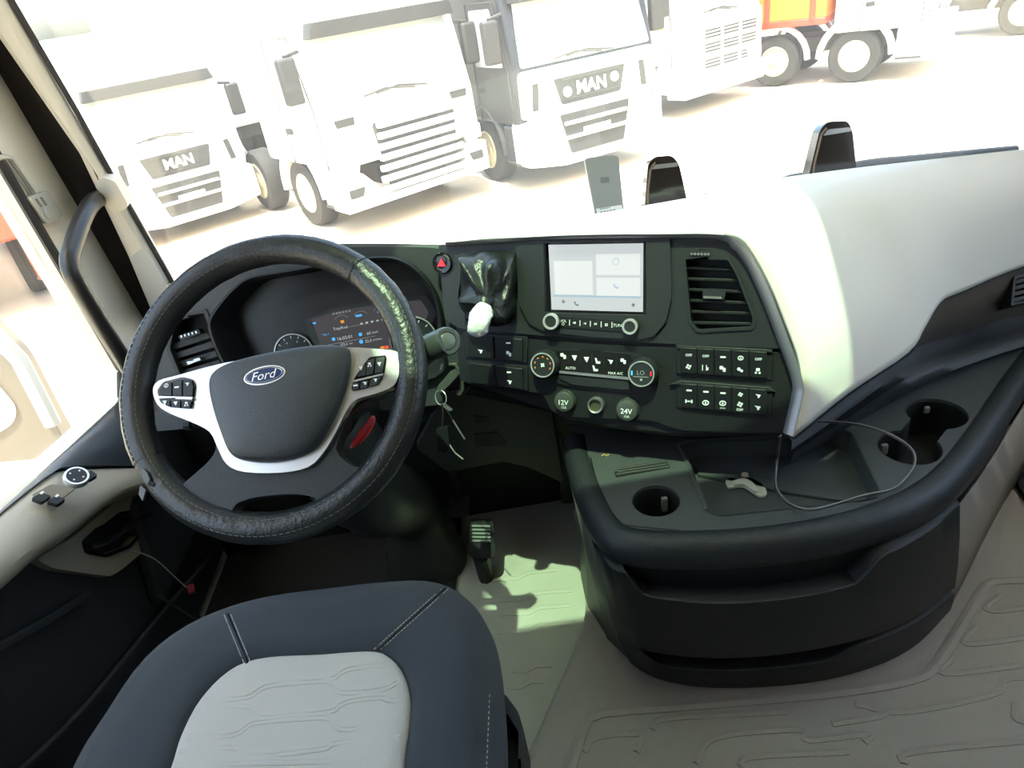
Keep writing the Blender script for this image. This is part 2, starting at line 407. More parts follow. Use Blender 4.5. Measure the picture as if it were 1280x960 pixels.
# ---- windscreen pillar
pil = thing('trim_1', None, None); struct(pil)
PW = Fr(WS.o+WS.n*0.03, WS.n)
rgt = PW.P([(215, 352), (140, 222), (12, 0)]); lef = PW.P([(0, 43), (100, 187), (163, 320), (192, 390)])
def ext(a, b, v): t = (v-a[1])/(b[1]-a[1]); return (a[0]+(b[0]-a[0])*t, v)
ptop = 1.2
polyp = [rgt[0], rgt[1], rgt[2], ext(rgt[1], rgt[2], ptop), ext(lef[1], lef[0], ptop), lef[0], lef[1], lef[2], lef[3]]
build(MB().prism(PW, polyp, -0.03, 0.02), 'pillar_cover', CREAM, pil, bevel=0.015, seg=3)
lowc = PW.P([(163, 321), (181, 309), (206, 352), (214, 372), (196, 400)], 0.02)
build(MB().prism(PW, rnd(lowc, 0.01), -0.03, 0.0225), 'lower_cover', mat('pale_grey_plastic', (0.55, 0.54, 0.52), 0.5), pil, bevel=0.012, seg=3)
GP = Fr((-0.93, 0, 0), (1, 0, 0))
gapd = [yz(AX(x, y, -0.93)) for x, y in [(215, 440), (195, 360), (110, 190), (0, 0)]]
GPW = Fr(WS.o, WS.n)
gpp = GPW.P([(208, 425), (206, 392), (175, 320), (112, 187), (10, 30), (-60, -90), (-110, -60), (-60, 20), (-20, 85), (80, 250), (168, 400)])
build(MB().prism(GPW, gpp, -0.03, 0.0), 'door_seal', mat('brown_black_seal', (0.022, 0.016, 0.016), 0.8), pil)
sp = [WS.W(x, y, 0.035) for x, y in [(216, 354), (141, 222), (95, 138), (14, 0)]]
sp.append(sp[-1]+(sp[-1]-sp[-2])*1.2)
build(MB().tube(sp, 0.006, 6), 'glass_seal', RUBB, pil)
# right pillar, out of the frame
struct(build(MB().prism(WS, [(1.36, 0), (1.52, 0), (1.50, 1.2), (1.32, 1.2)], 0.0, 0.05), 'trim_2', CREAM, bevel=0.015))

# ---- grab handle on the pillar
gh = thing('grab_handle', 'black curved grab handle bolted to the cream windscreen pillar', 'handle', AX(150, 440, -0.78))
gp = [PW.W(146, 244, 0.0), AX(132, 246, -0.83), AX(118, 251, -0.81), AX(104, 272, -0.80), AX(91, 308, -0.80), AX(87, 328, -0.80), AX(95, 352, -0.80), AX(120, 395, -0.81), AX(148, 440, -0.82), AX(172, 478, -0.85)]
build(MB().tube(cr(gp, 6), 0.0175, 12), 'grip', mat('handle_black', (0.02, 0.019, 0.018), 0.38), gh)
bos = [PW.W(x, y, 0.03) for x, y in [(120, 230), (128, 224), (141, 230), (157, 252), (155, 262), (140, 264), (130, 248)]]
build(MB().prism(PW, rnd(PW.P([(118, 230), (128, 222), (143, 226), (160, 255), (157, 263), (139, 265)], 0.035), 0.008), 0.0, 0.035), 'mount_boss', CREAM, gh, bevel=0.008, seg=3)

# ---- small alarm sensor box with its lead
sb = thing('sensor_box', 'small cream sensor box with round button on the door frame', 'sensor', AX(58, 258, -0.895))
SBF = Fr((-0.899, 0, 0), (1, 0, 0))
build(MB().prism(SBF, rnd(SBF.P([(35, 246), (58, 238), (78, 268), (72, 275), (57, 279)], 0.015), 0.004), 0.0, 0.018), 'case', mat('sensor_cream', (0.50, 0.47, 0.40), 0.5), sb, bevel=0.003)
build(MB().lathe(SBF, SBF.px(60, 266, 0.02), [(0.012, 0.016), (0.012, 0.0195), (0.010, 0.0205)], 16), 'button', MATS['sensor_cream'], sb)
for k in (0, 1):
    build(MB().prism(SBF, SBF.P([(44+6*k, 249-2*k), (46+6*k, 248-2*k), (53+6*k, 258-2*k), (51+6*k, 259-2*k)], 0.0185), 0.016, 0.0195), 'vent_slot', TAUPE, sb)
build(MB().tube(cr([AX(-10, 197, -0.89), AX(10, 197, -0.89), AX(18, 205, -0.89), AX(44, 243, -0.89)], 6), 0.006, 6), 'lead', MATS['sensor_cream'], sb)

# ---- outside mirror seen through the door window
om = thing('wing_mirror', 'large exterior wing mirror outside the driver door window', 'mirror', AX(0, 560, -1.35))
MF = Fr((-1.25, 1.75, 0), V((0.30, -0.95, 0)))
hous = rnd(MF.P([(-120, 330), (-20, 405), (30, 455), (75, 540), (92, 568), (40, 575), (-140, 590)]), 0.03)
build(MB().prism(MF, hous, -0.10, 0.0), 'housing', mat('mirror_housing', (0.15, 0.125, 0.095), 0.5), om, bevel=0.02, seg=3)
build(MB().prism(MF, rnd(MF.P([(-120, 400), (-10, 470), (22, 508), (18, 528), (-10, 545), (-120, 560)]), 0.03), 0.0, 0.006), 'mirror_glass', mat('mirror_silver', (0.9, 0.9, 0.9), 0.03, 1.0), om)
build(MB().tube([MF.W(-25, 400, 0.01), MF.W(25, 450, 0.01), MF.W(66, 530, 0.01)], 0.022, 8), 'arm', mat('mirror_arm_grey', (0.26, 0.28, 0.29), 0.4), om)

# ---- floor covering
FM = 0.045
mp = [AZ(x, y, FM) for x, y in [(640, 985), (655, 945), (683, 880), (712, 815), (730, 760), (728, 700), (717, 640)]]
mpoly = cr([(p.x, p.y) for p in mp], 5) + [(0.0+mp[-1].x, 1.45), (1.47, 1.45), (1.47, -0.5), (mp[0].x-0.02, -0.5)]
fm = build(MB().prism(IDF, mpoly, 0.0, FM), 'floor_mat', MATF, bevel=0.028, seg=4)
tag(fm, 'grey-beige moulded rubber floor mat with raised rib pattern', 'floor mat')
def ridge(pts, r=0.006, nm='raised_rib'):
    P = [AZ(x, y, FM) for x, y in pts]
    build(MB().tube(cr(P, 5) if len(P) > 2 else P, r*1.2, 6, flat=0.6, up=(0, 0, 1)), nm, MATF, fm)
ridge([(706, 985), (715, 955), (733, 905), (745, 895), (770, 890), (900, 880), (1050, 866), (1140, 850), (1170, 832), (1200, 785), (1228, 738), (1240, 728), (1270, 726), (1310, 724)], 0.009, 'border_rib')
for q in ([(815, 912), (835, 898), (985, 890)], [(730, 940), (745, 922), (800, 918), (795, 940)], [(870, 955), (895, 922), (1000, 912), (1010, 925), (1085, 918), (1080, 928)],
          [(925, 958), (940, 946), (1060, 940)], [(1040, 905), (1100, 895), (1110, 885)], [(1250, 745), (1232, 760), (1250, 764), (1290, 758)], [(1220, 783), (1207, 805), (1290, 796)],
          [(1190, 822), (1180, 842), (1290, 830)], [(1070, 880), (1130, 890), (1240, 868), (1255, 850), (1290, 846)], [(1130, 955), (1140, 940), (1290, 925)], [(1270, 880), (1272, 900), (1300, 898)]):
    ridge(q)
# driver's footwell ribs (moulded into the floor)
fl = bpy.data.objects['floor']
for k, (a, b) in enumerate([((610, 726), (700, 712)), ((600, 752), (715, 738)), ((625, 768), (712, 757)), ((622, 790), (718, 778)), ((640, 838), (690, 832)), ((635, 858), (680, 852))]):
    build(MB().tube([AZ(*a, 0.0), AZ((a[0]+b[0])/2-8, (a[1]+b[1])/2+4, 0.0), AZ((a[0]+b[0])/2+6, (a[1]+b[1])/2-3, 0.0), AZ(*b, 0.0)], 0.007, 6, flat=0.5, up=(0, 0, 1)), 'floor_rib', MATS['footwell_rubber'], fl)

# dark sheet added over the floor as painted shade, driver's side of the footwell
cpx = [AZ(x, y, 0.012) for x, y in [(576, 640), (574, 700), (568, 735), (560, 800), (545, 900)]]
fc_ = build(MB().prism(IDF, [(p.x, p.y) for p in cpx]+[(-0.87, 0.3), (-0.87, 1.70), (cpx[0].x, 1.70)], 0.0, 0.012), 'footwell_shade', mat('shade_black', (0.010, 0.010, 0.010), 0.95, bump=0.8, bscale=500))
tag(fc_, 'added dark sheet painting the shade around the pedals under the steering column', 'carpet')
sp_ = [AZ(x, y, 0.045) for x, y in [(1268, 606), (1290, 575), (1330, 560), (1360, 640), (1290, 644)]]
pm = build(MB().prism(IDF, rnd([(min(p.x, 1.46), p.y) for p in sp_], 0.02), FM, FM+0.015), 'step_carpet', mat('navy_carpet', (0.014, 0.017, 0.024), 0.95, bump=0.9, bscale=400))
tag(pm, 'dark blue carpet patch by the passenger door step', 'carpet')

# ================================================================== DASHBOARD
al_, t_ = rad(24), rad(22)
S = Fr(AK(745, 347, 1.2), (-math.sin(al_)*math.cos(t_), -math.cos(al_)*math.cos(t_), math.sin(t_)))     # centre stack face
K = Fr(AY(430, 400, 1.25), (0, -math.cos(rad(20)), math.sin(rad(20))))                                  # instrument panel face

dash = thing('dashboard', 'wide truck dashboard with ivory passenger side and black driver side', 'dashboard', (0.3, 1.45, 0.0))
# ---- ivory moulding
front = [(905, 294), (930, 304), (959, 352), (981, 405), (998, 455), (999, 500), (988, 545)]
colA = [S.W(x, y, 0.012) for x, y in cr(front, 4)]
nrow = len(colA)
bot_px = cr([(992, 545), (1060, 490), (1132, 441), (1152, 410), (1172, 377), (1200, 363), (1280, 330), (1400, 296), (1640, 255)], 4)
bot_y = [colA[-1].y, 0.955, 1.03, 1.06, 1.09, 1.12, 1.17, 1.22, 1.26]
bot_y = [p[1] for p in cr([(i, y) for i, y in enumerate(bot_y)], 4)]
bot = [AY(x, y, Y) for (x, y), Y in zip(bot_px, bot_y)]
cres_px = cr([(905, 241), (960, 231), (1010, 222), (1070, 214), (1130, 207), (1200, 199), (1280, 190), (1400, 178), (1640, 160)], 4)
cres = [AZ(x, y, 0.897) for x, y in cres_px]
ncol = len(bot)
rows = []
for j in range(nrow):
    t = (j+1)/nrow
    row = []
    for i in range(ncol):
        s = i/(ncol-1)
        # blend: the left column is the stack edge, top the crest, bottom the lower edge
        T, B = cres[i], bot[i]
        f = t**0.9
        p = T*(1-f)+B*f
        n = V((0.15, -0.5, 0.75)).normalized()
        p = p + n*(0.055*math.sin(math.pi*min(1, t*1.0))*min(1, s*3)*(1-t*0.5))
        # deviation of the left edge fades out to the right
        f0 = cres[0]*(1-f)+bot[0]*f
        w = max(0, 1-s*1.6)**2
        p = p + (colA[j]-f0)*w
        row.append(p)
    rows.append(row)
# roll back over the crest to the windscreen
back = []
for dy, z in ((0.52, 0.69), (0.25, 0.80), (0.10, 0.868)):
    back.append([V((p.x, p.y+dy, z)) for p in cres])
top0 = [p.copy() for p in cres]
iv = MB().grid(back+[top0]+rows)
ivory = build(iv, 'ivory_moulding', WHITE, dash, smooth=50, solid=0.006)
# lower lip of the ivory moulding
build(MB().tube([p+V((0, 0.004, -0.004)) for p in bot[:33]], 0.006, 6), 'lower_edge', BLK2, dash)
# ivory strip over the centre stack
cp = cr([(556, 302), (600, 296), (650, 288), (700, 277), (742, 269), (780, 263), (820, 256), (860, 249), (905, 241)], 4)
fp = cr([(556, 304), (600, 299), (650, 296.5), (700, 294.5), (742, 293.5), (780, 293), (820, 292.5), (860, 292.5), (906, 294)], 4)
C3 = [AZ(x, y, 0.897) for x, y in cp]; F3 = [S.W(x, y, 0.012) for x, y in fp]
C3 = [V((c.x, max(c.y, f.y+0.01), max(c.z, f.z+0.002))) for c, f in zip(C3, F3)]
build(MB().grid([[V((p.x, p.y+0.52, min(p.z-0.2, 0.69))) for p in C3], [V((p.x, p.y+0.25, p.z-0.097)) for p in C3], [V((p.x, p.y+0.10, p.z-0.029)) for p in C3], C3, [(a+b)/2 for a, b in zip(C3, F3)], F3, [p+V((0, 0.03, -0.02)) for p in F3]]), 'stack_cowl', WHITE, dash, smooth=50)

# ---- black driver's side: instrument panel surround
lip = cr([(284, 452), (267, 410), (274, 388), (298, 360), (319, 347), (361, 340), (420, 329), (480, 322), (512, 331), (536, 355), (549, 385), (552, 430), (545, 470), (420, 490), (310, 490)], 4, True)
lipu = K.P(lip)
outl = rnd(K.P([(188, 540), (192, 450), (210, 396), (245, 352), (330, 317), (410, 309), (470, 308), (540, 309), (572, 315), (585, 400), (590, 470), (560, 505), (300, 530)]), 0.02)
IPM = mat('slate_soft_plastic', (0.030, 0.033, 0.037), 0.5, bump=0.3, bscale=700)
vh = K.P([(208, 436), (216, 398), (258, 385), (287, 462), (225, 478)])
build(MB().prism(K, outl, -0.02, 0.0, holes=[list(reversed(lipu)), list(reversed(rnd(vh, 0.006)))]), 'instrument_surround', IPM, dash, bevel=0.008, seg=3)
# binnacle tunnel and lip
cx = sum(p[0] for p in lipu)/len(lipu); cy = sum(p[1] for p in lipu)/len(lipu)
tun = MB()
tun.rings([[K.w(cx+(p[0]-cx)*k, cy+(p[1]-cy)*k, d) for p in lipu] for k, d in ((1.03, 0.0), (1.03, 0.012), (1.0, 0.016), (0.985, 0.010), (0.97, -0.03), (0.93, -0.075))])
build(tun, 'binnacle_hood', BLK, dash, smooth=60)
# hood top running to the windscreen
edge = [K.w(*K.px(x, y), 0.0) for x, y in cr([(206, 402), (222, 376), (245, 351), (330, 315), (410, 306), (470, 305), (540, 306), (556, 307)], 4)]
build(MB().grid([[p+V((0, 0, -0.012)) for p in edge], [p+V((0, 0.012, -0.003)) for p in edge], [V((p.x, p.y+0.06, p.z-0.035)) for p in edge], [V((p.x, p.y+0.2, p.z-0.13)) for p in edge], [V((p.x, 1.72, min(p.z-0.2, 0.66))) for p in edge]]), 'dash_top_pad', IPM, dash, smooth=60)
# side closing panel towards the door
build(MB().prism(DL, [(1.15, 0.20), (1.75, 0.20), (1.75, 0.50), (1.45, 0.50), (1.22, 0.42)], 0.02, 0.05), 'end_panel', IPM, dash, bevel=0.01)

def vent_slats(fr, q, n, parent, m, d0, d1, w=0.16):
    for i in range(n):
        t = (i+0.5)/n
        a = bil(q, 0.02, t-w/2); b = bil(q, 0.98, t-w/2); c = bil(q, 0.98, t+w/2); e = bil(q, 0.02, t+w/2)
        build(MB().prism(fr, [a, b, c, e], d0, d1), 'slat', m, parent, bevel=0.0012)

# driver's side vent
v1 = thing('air_vent', 'narrow black air vent with silver tab behind the steering wheel', 'air vent', K.W(250, 470, -0.02))
build(MB().prism(K, rnd(vh, 0.004), -0.06, -0.05), 'duct', DEEP, v1)
build(MB().prism(K, rnd(vh, 0.006), -0.05, 0.003, holes=[list(reversed(rnd(K.P([(213, 436), (220, 402), (255, 391), (279, 456), (227, 470)]), 0.004)))]), 'vent_frame', BLK2, v1, bevel=0.002)
vent_slats(K, K.P([(215, 428), (262, 412), (281, 458), (224, 474)], -0.02), 4, v1, BLK2, -0.035, -0.012)
build(MB().prism(K, rnd(K.P([(233, 452), (249, 447), (251, 450), (235, 456)], 0.004), 0.001), -0.03, 0.004), 'tab', SILV, v1, bevel=0.001)
tw = build(MB().prism(K, rnd(K.P([(223, 420), (248, 411), (251, 417), (226, 426)], 0.0), 0.002), -0.02, 0.001), 'thumb_wheel', BLK, v1)
for i in range(5):
    u, v = K.px(227+4.6*i, 420.5-1.3*i, 0.001)
    build(MB().prism(K, rect(u-0.0015, v-0.0022, u+0.0015, v+0.0022), 0.001, 0.0025), 'thumb_wheel_rib', SILV, v1)

# ---- instrument cluster
clu = thing('instrument_cluster', 'dark digital instrument cluster with trip computer screen and two dials', 'instrument cluster', K.W(420, 470, -0.08))
inn = [(cx+(p[0]-cx)*0.95, cy+(p[1]-cy)*0.95) for p in lipu]
build(MB().prism(K, inn, -0.09, -0.075), 'face_plate', mat('cluster_face', (0.012, 0.012, 0.014), 0.3), clu)
KD = -0.070
scr = K.P([(389, 399), (420, 389), (478, 380), (526, 375), (536, 390), (520, 440), (470, 448), (402, 436)], KD)
build(MB().prism(K, rnd(K.P([(380, 400), (415, 385), (478, 374), (532, 369), (546, 390), (524, 446), (470, 454), (396, 442)], KD), 0.006), -0.076, KD-0.001), 'screen_bezel', IPM, clu, bevel=0.002)
scrn = build(MB().prism(K, rnd(scr, 0.004), -0.075, KD), 'trip_screen', mat('trip_screen_glow', (0.02, 0.018, 0.02), 0.25, emit=(0.075, 0.07, 0.075), estr=0.3), clu)
def ktext(s, x, y, hpx, m=INK, ang=-0.0, nm='lettering', wpx=None):
    sc = K.sc(x, y, KD); mb = MB(); text(mb, K, s, K.px(x, y, KD), h=hpx*sc, d=KD+0.0006, ang=rad(0)+ANGK, w=(wpx*sc if wpx else None))
    return build(mb, nm, m, scrn, smooth=0)
a, b = K.px(400, 412, KD), K.px(500, 393, KD); ANGK = math.atan2(b[1]-a[1], b[0]-a[0])
ktext('Trip/Fuel', 425.5, 410.5, 4.6)
ktext('Trip 1', 407, 418.5, 3.2, BLUI)
ktext('16:02:01', 431, 422, 4.2)
ktext('60', 461, 416.5, 3.6); ktext('km/h', 469, 415, 2.8)
ktext('32.0', 460.5, 426, 3.6); ktext('l/100km', 472, 424, 2.6)
ktext('372.6', 430, 430.5, 3.2); ktext('km', 439, 429, 2.4)
def kdisc(x, y, r, m, nm='icon', n=10):
    sc = K.sc(x, y, KD); build(MB().prism(K, circ(*K.px(x, y, KD), r*sc, n), KD, KD+0.0008), nm, m, scrn, smooth=0)
kdisc(417, 424, 2.3, BLUI); kdisc(450.5, 418, 2.3, BLUI); kdisc(451.5, 427, 2.6, BLUI)
def kquad(x, y, w, h, m, nm='icon'):
    sc = K.sc(x, y, KD); u, v = K.px(x, y, KD); ca, sa = math.cos(ANGK), math.sin(ANGK); P = []
    for i, j in ((-1, -1), (1, -1), (1, 1), (-1, 1)):
        P.append((u+(i*w*ca-j*h*sa)*sc/2, v+(i*w*sa+j*h*ca)*sc/2))
    build(MB().prism(K, P, KD, KD+0.0008), nm, m, scrn, smooth=0)
for i in range(6): kquad(417+4*i, 392.3-0.75*i, 2.6, 2.2, THR, 'readout_mark')
kquad(428, 402, 4.2, 3.6, ORAI); kquad(448.5, 394.5, 8, 2.6, BLUI, 'gauge_bar'); kquad(475.5, 389.5, 8, 2.6, BLUI, 'gauge_bar'); kquad(393, 404, 4, 2, BLUI, 'gauge_bar')
kquad(478, 434.5, 5, 3.2, ORAI, 'warning_light'); kquad(483.5, 434, 4.5, 3.2, mat('warning_red', (0.6, 0.03, 0.02), 0.5, emit=(1, 0.08, 0.03), estr=0.5), 'warning_light')
kquad(440, 408, 42, 0.5, THR, 'rule'); kquad(440, 425.5, 60, 0.5, THR, 'rule')
for gx, gy in ((428, 402), (452, 397), (476, 392)):
    sc = K.sc(gx, gy, KD); c0 = K.px(gx, gy+1, KD)
    build(MB().tube([K.w(c0[0]+10*sc*math.cos(t), c0[1]+9*sc*math.sin(t), KD+0.0005) for t in [rad(35+11*i) for i in range(11)]], 0.0005, 4), 'gauge_arc', THR, scrn)
for i in range(6): kquad(452+6.6*i, 404.5-1.25*i, 3.0, 2.0, INK, 'readout_mark')
for gx, gy, gr in ((368, 441, 24), (517, 425, 29)):
    sc = K.sc(gx, gy, KD); c0 = K.px(gx, gy, KD); r_ = gr*sc
    dl = build(MB().lathe(K, c0, [(r_, -0.075), (r_, KD+0.004), (r_*0.96, KD+0.004), (r_*0.94, KD+0.001)], 40), 'dial', mat('dial_face', (0.02, 0.022, 0.026), 0.3), clu)
    build(MB().tube([K.w(c0[0]+r_*math.cos(t), c0[1]+r_*math.sin(t), KD+0.004) for t in [2*math.pi*i/48 for i in range(48)]], 0.0016, 6, closed=True), 'dial_ring', CHROM, dl)
    tk = MB()
    for i in range(11):
        t = rad(220-26*i); p, q = 0.78*r_, 0.90*r_
        e = (math.cos(t), math.sin(t)); f = (-e[1]*0.0006, e[0]*0.0006)
        tk.prism(K, [(c0[0]+e[0]*p-f[0], c0[1]+e[1]*p-f[1]), (c0[0]+e[0]*q-f[0], c0[1]+e[1]*q-f[1]), (c0[0]+e[0]*q+f[0], c0[1]+e[1]*q+f[1]), (c0[0]+e[0]*p+f[0], c0[1]+e[1]*p+f[1])], KD+0.001, KD+0.002)
        if i % 2 == 0: text(tk, K, str(i*10 if gr > 25 else i), (c0[0]+e[0]*r_*0.62, c0[1]+e[1]*r_*0.62), h=0.004, d=KD+0.002, ang=ANGK)
    build(tk, 'dial_marks', INK, dl, smooth=0)
build(MB().prism(K, rnd(K.P([(330, 492), (356, 380), (400, 366), (480, 352), (545, 350), (552, 470)], -0.074), 0.02), -0.079, -0.0745), 'cowl_panel', mat('cluster_cowl', (0.02, 0.02, 0.022), 0.4), clu)

# ---- centre stack fascia
gait = [(582, 328), (590, 319), (612, 316), (639, 315), (643, 330), (643, 385), (640, 401), (628, 405), (598, 399), (577, 388), (573, 365)]
ventq = [(853, 311), (896, 312), (912, 320), (925, 345), (946, 398), (943, 412), (872, 416), (861, 404)]
up_out = [(548, 306), (600, 302), (700, 297), (838, 295), (905, 297), (925, 312), (958, 370), (978, 436), (845, 430), (740, 425), (650, 417), (576, 411), (556, 400)]
infob = rnd(S.P([(646, 302), (838, 297), (840, 372), (833, 402), (818, 420), (800, 424), (740, 421), (682, 414), (662, 404), (650, 380)]), 0.004)
scrh = rnd(S.P([(680, 304), (808, 302), (809, 394), (682, 391)]), 0.004)
build(MB().prism(S, rnd(S.P(up_out), 0.006), -0.02, 0.0, holes=[list(reversed(S.P(cr(gait, 3, True)))), list(reversed(rnd(S.P(ventq), 0.006))), list(reversed(infob))]), 'stack_fascia', BLK2, dash, bevel=0.003)
lo_out = [(572, 418), (640, 422), (740, 430), (845, 435), (980, 441), (999, 490), (989, 540), (930, 541), (850, 538), (815, 526), (700, 521), (688, 512), (678, 492), (600, 482), (574, 476)]
build(MB().prism(S, rnd(S.P(lo_out), 0.008), -0.025, -0.002), 'lower_fascia', BLK, dash, bevel=0.004)
build(MB().prism(S, S.P([(570, 408), (650, 416), (845, 428), (980, 434), (985, 446), (845, 438), (640, 424), (570, 420)]), -0.03, -0.012), 'shadow_gap', DEEP, dash)
# stack body behind the fascia
build(MB().prism(S, S.P([(556, 304), (905, 297), (960, 372), (1000, 490), (990, 540), (690, 520), (566, 478)]), -0.16, -0.03), 'stack_body', BLK, dash)
build(MB().prism(S, S.P([(690, 505), (840, 520), (985, 530), (990, 548), (840, 548), (700, 530)]), -0.20, -0.012), 'stack_underside', BLK, dash, bevel=0.006)
# metallic edge trim
tr = cr([(560, 304), (700, 295.5), (838, 293.5), (895, 294), (920, 300), (940, 322), (962, 368), (984, 425), (1001, 475), (1000, 500), (990, 543)], 5)
tw_ = [0.003]*15 + [0.003+0.0006*i for i in range(5)] + [0.007]*40
R = []
for i, (x, y) in enumerate(tr):
    p = S.W(x, y, 0.004); q = S.W(*tr[min(i+1, len(tr)-1)], 0.004); o_ = S.W(*tr[max(i-1, 0)], 0.004)
    t = (q-o_).normalized(); n = S.n.cross(t).normalized(); w = tw_[min(i, len(tw_)-1)]
    R.append([p-n*w*2-S.n*0.02, p-n*w*2+S.n*0.002, p-n*w*1.2+S.n*0.009, p+n*w*0.3+S.n*0.012, p+n*w*0.6+S.n*0.006, p+n*w*0.6-S.n*0.02])
build(MB().grid(R), 'edge_trim', TRIMG, dash, smooth=40)
# hazard switch
hz = thing('hazard_switch', 'round black hazard switch with red triangle beside the gear lever', 'switch', S.W(552, 341, 0.0))
u, v = S.px(552, 329, 0.006); r_ = 12*S.sc(552, 329)
build(MB().lathe(S, (u, v), [(r_, -0.01), (r_, 0.004), (r_*0.93, 0.007), (r_*0.82, 0.006), (r_*0.5, 0.005), (0.0001, 0.005)], 28), 'button', PIANO, hz)
tri = [(u+r_*0.5*math.cos(rad(a))*1.0, v-0.001+r_*0.5*math.sin(rad(a))) for a in (90, 210, 330)]
build(MB().prism(S, tri, 0.0045, 0.0075), 'triangle', REDI, hz)

# ---- infotainment unit
inf = thing('infotainment_unit', 'infotainment unit with bright touchscreen, two silver knobs and a key row', 'car radio', S.W(740, 420, -0.01))
build(MB().prism(S, infob, -0.018, 0.006, holes=[list(reversed(scrh))]), 'housing', BLK2, inf, bevel=0.003)
build(MB().prism(S, rnd(S.P([(678, 302), (810, 300), (811, 396), (680, 393)]), 0.003), -0.02, -0.012), 'screen_well', PIANO, inf)
sq = S.P([(685.5, 306), (804, 304), (803.5, 390), (689.5, 387)], -0.010)
SCRM = mat('lit_touchscreen', (0.05, 0.05, 0.05), 0.08, emit=(0.74, 0.80, 0.82), estr=0.34)
scn = build(MB().prism(S, sq, -0.012, -0.010), 'touchscreen', SCRM, inf)
TILE = mat('screen_tile', (0.05, 0.05, 0.05), 0.1, emit=(0.92, 0.95, 0.95), estr=0.37)
TILB = mat('screen_bar', (0.15, 0.2, 0.3), 0.1, emit=(0.45, 0.58, 0.72), estr=0.2)
GREYI = mat('grey_icon', (0.15, 0.16, 0.18), 0.3)
for s0_, t0_, s1_, t1_ in ((0.05, 0.25, 0.47, 0.76), (0.51, 0.15, 0.97, 0.46), (0.51, 0.50, 0.97, 0.79)):
    build(MB().prism(S, subq(sq, s0_, t0_, s1_, t1_), -0.0101, -0.0097), 'screen_tile', TILE, scn, smooth=0)
build(MB().prism(S, subq(sq, 0.02, 0.77, 0.98, 0.795), -0.0101, -0.0096), 'menu_rule', TILB, scn, smooth=0)
def phone_icon(mb, fr, c, r, d):
    mb.tube([fr.w(c[0]+r*math.cos(t), c[1]+r*math.sin(t), d) for t in [rad(190+10*i) for i in range(9)]], r*0.16, 4)
    for t in (rad(190), rad(270)):
        mb.prism(fr, circ(c[0]+r*0.9*math.cos(t), c[1]+r*0.9*math.sin(t), r*0.3, 8), d-0.0002, d+0.0004)
pi_ = MB(); phone_icon(pi_, S, bil(sq, 0.30, 0.87), 0.006, -0.0095); build(pi_, 'phone_icon', GREYI, scn)
pi_ = MB(); phone_icon(pi_, S, bil(sq, 0.735, 0.60), 0.006, -0.0094); build(pi_, 'phone_icon', TILB, scn)
c0 = bil(sq, 0.72, 0.26); build(MB().tube([S.w(c0[0]+0.0055*math.cos(t), c0[1]+0.0055*math.sin(t), -0.0094) for t in [2*math.pi*i/20 for i in range(20)]], 0.0006, 4, closed=True), 'menu_icon', TILB, scn)
c0 = bil(sq, 0.14, 0.87); build(MB().prism(S, circ(c0[0], c0[1], 0.003, 8), -0.0098, -0.0094), 'menu_icon', GREYI, scn)
c0 = bil(sq, 0.90, 0.90); build(MB().prism(S, circ(c0[0], c0[1], 0.003, 8), -0.0098, -0.0094), 'menu_icon', GREYI, scn)
keyq = S.P([(698, 395), (778, 401), (778, 415), (698, 409)], 0.008)
build(MB().prism(S, rnd(keyq, 0.003), 0.0, 0.008), 'key_row', BLK, inf, bevel=0.0015)
for x, y in ((688, 402), (787, 408.5)):
    u, v = S.px(x, y, 0.022); r_ = 9.6*S.sc(x, y, 0.022)
    k = build(MB().lathe(S, (u, v), [(r_*1.05, 0.0), (r_*1.05, 0.016), (r_*0.98, 0.021)], 28), 'knob', BLK2, inf)
    build(MB().lathe(S, (u, v), [(r_*1.06, 0.017), (r_*1.0, 0.0225), (r_*0.75, 0.0225), (r_*0.66, 0.019)], 28), 'knob_ring', CHROM, k)
    build(MB().lathe(S, (u, v), [(r_*0.74, 0.014), (r_*0.66, 0.0205), (0.0001, 0.021)], 24), 'knob_cap', BLK2, k)
def slab(parent, fr, poly, d, m=INK, nm='icon', h=0.0006): return build(MB().prism(fr, poly, d, d+h), nm, m, parent, smooth=0)
def stext(s, x, y, hpx, parent, d=0.008, m=INK, fr=None, nm='lettering', wpx=None, ang=0.0, bold=0.0):
    fr = fr or S; sc = fr.sc(x, y, d); mb = MB(); text(mb, fr, s, fr.px(x, y, d), h=hpx*sc, w=(wpx*sc if wpx else None), d=d+0.0005, ang=ang, bold=bold)
    return build(mb, nm, m, parent, smooth=0)
stext('VOL', 704, 401, 3, inf); stext('TUNE', 773, 406.7, 3.6, inf)
for i, x in enumerate((712, 725, 738, 751.5, 765)):
    u, v = S.px(x, 403.2+i*0.75, 0.008); slab(inf, S, rect(u-0.0006, v-0.005, u+0.0006, v+0.005), 0.008, nm='key_divider')
kx = [(704, 405), (718, 403.5), (731, 404.3), (744.5, 405), (758, 406)]
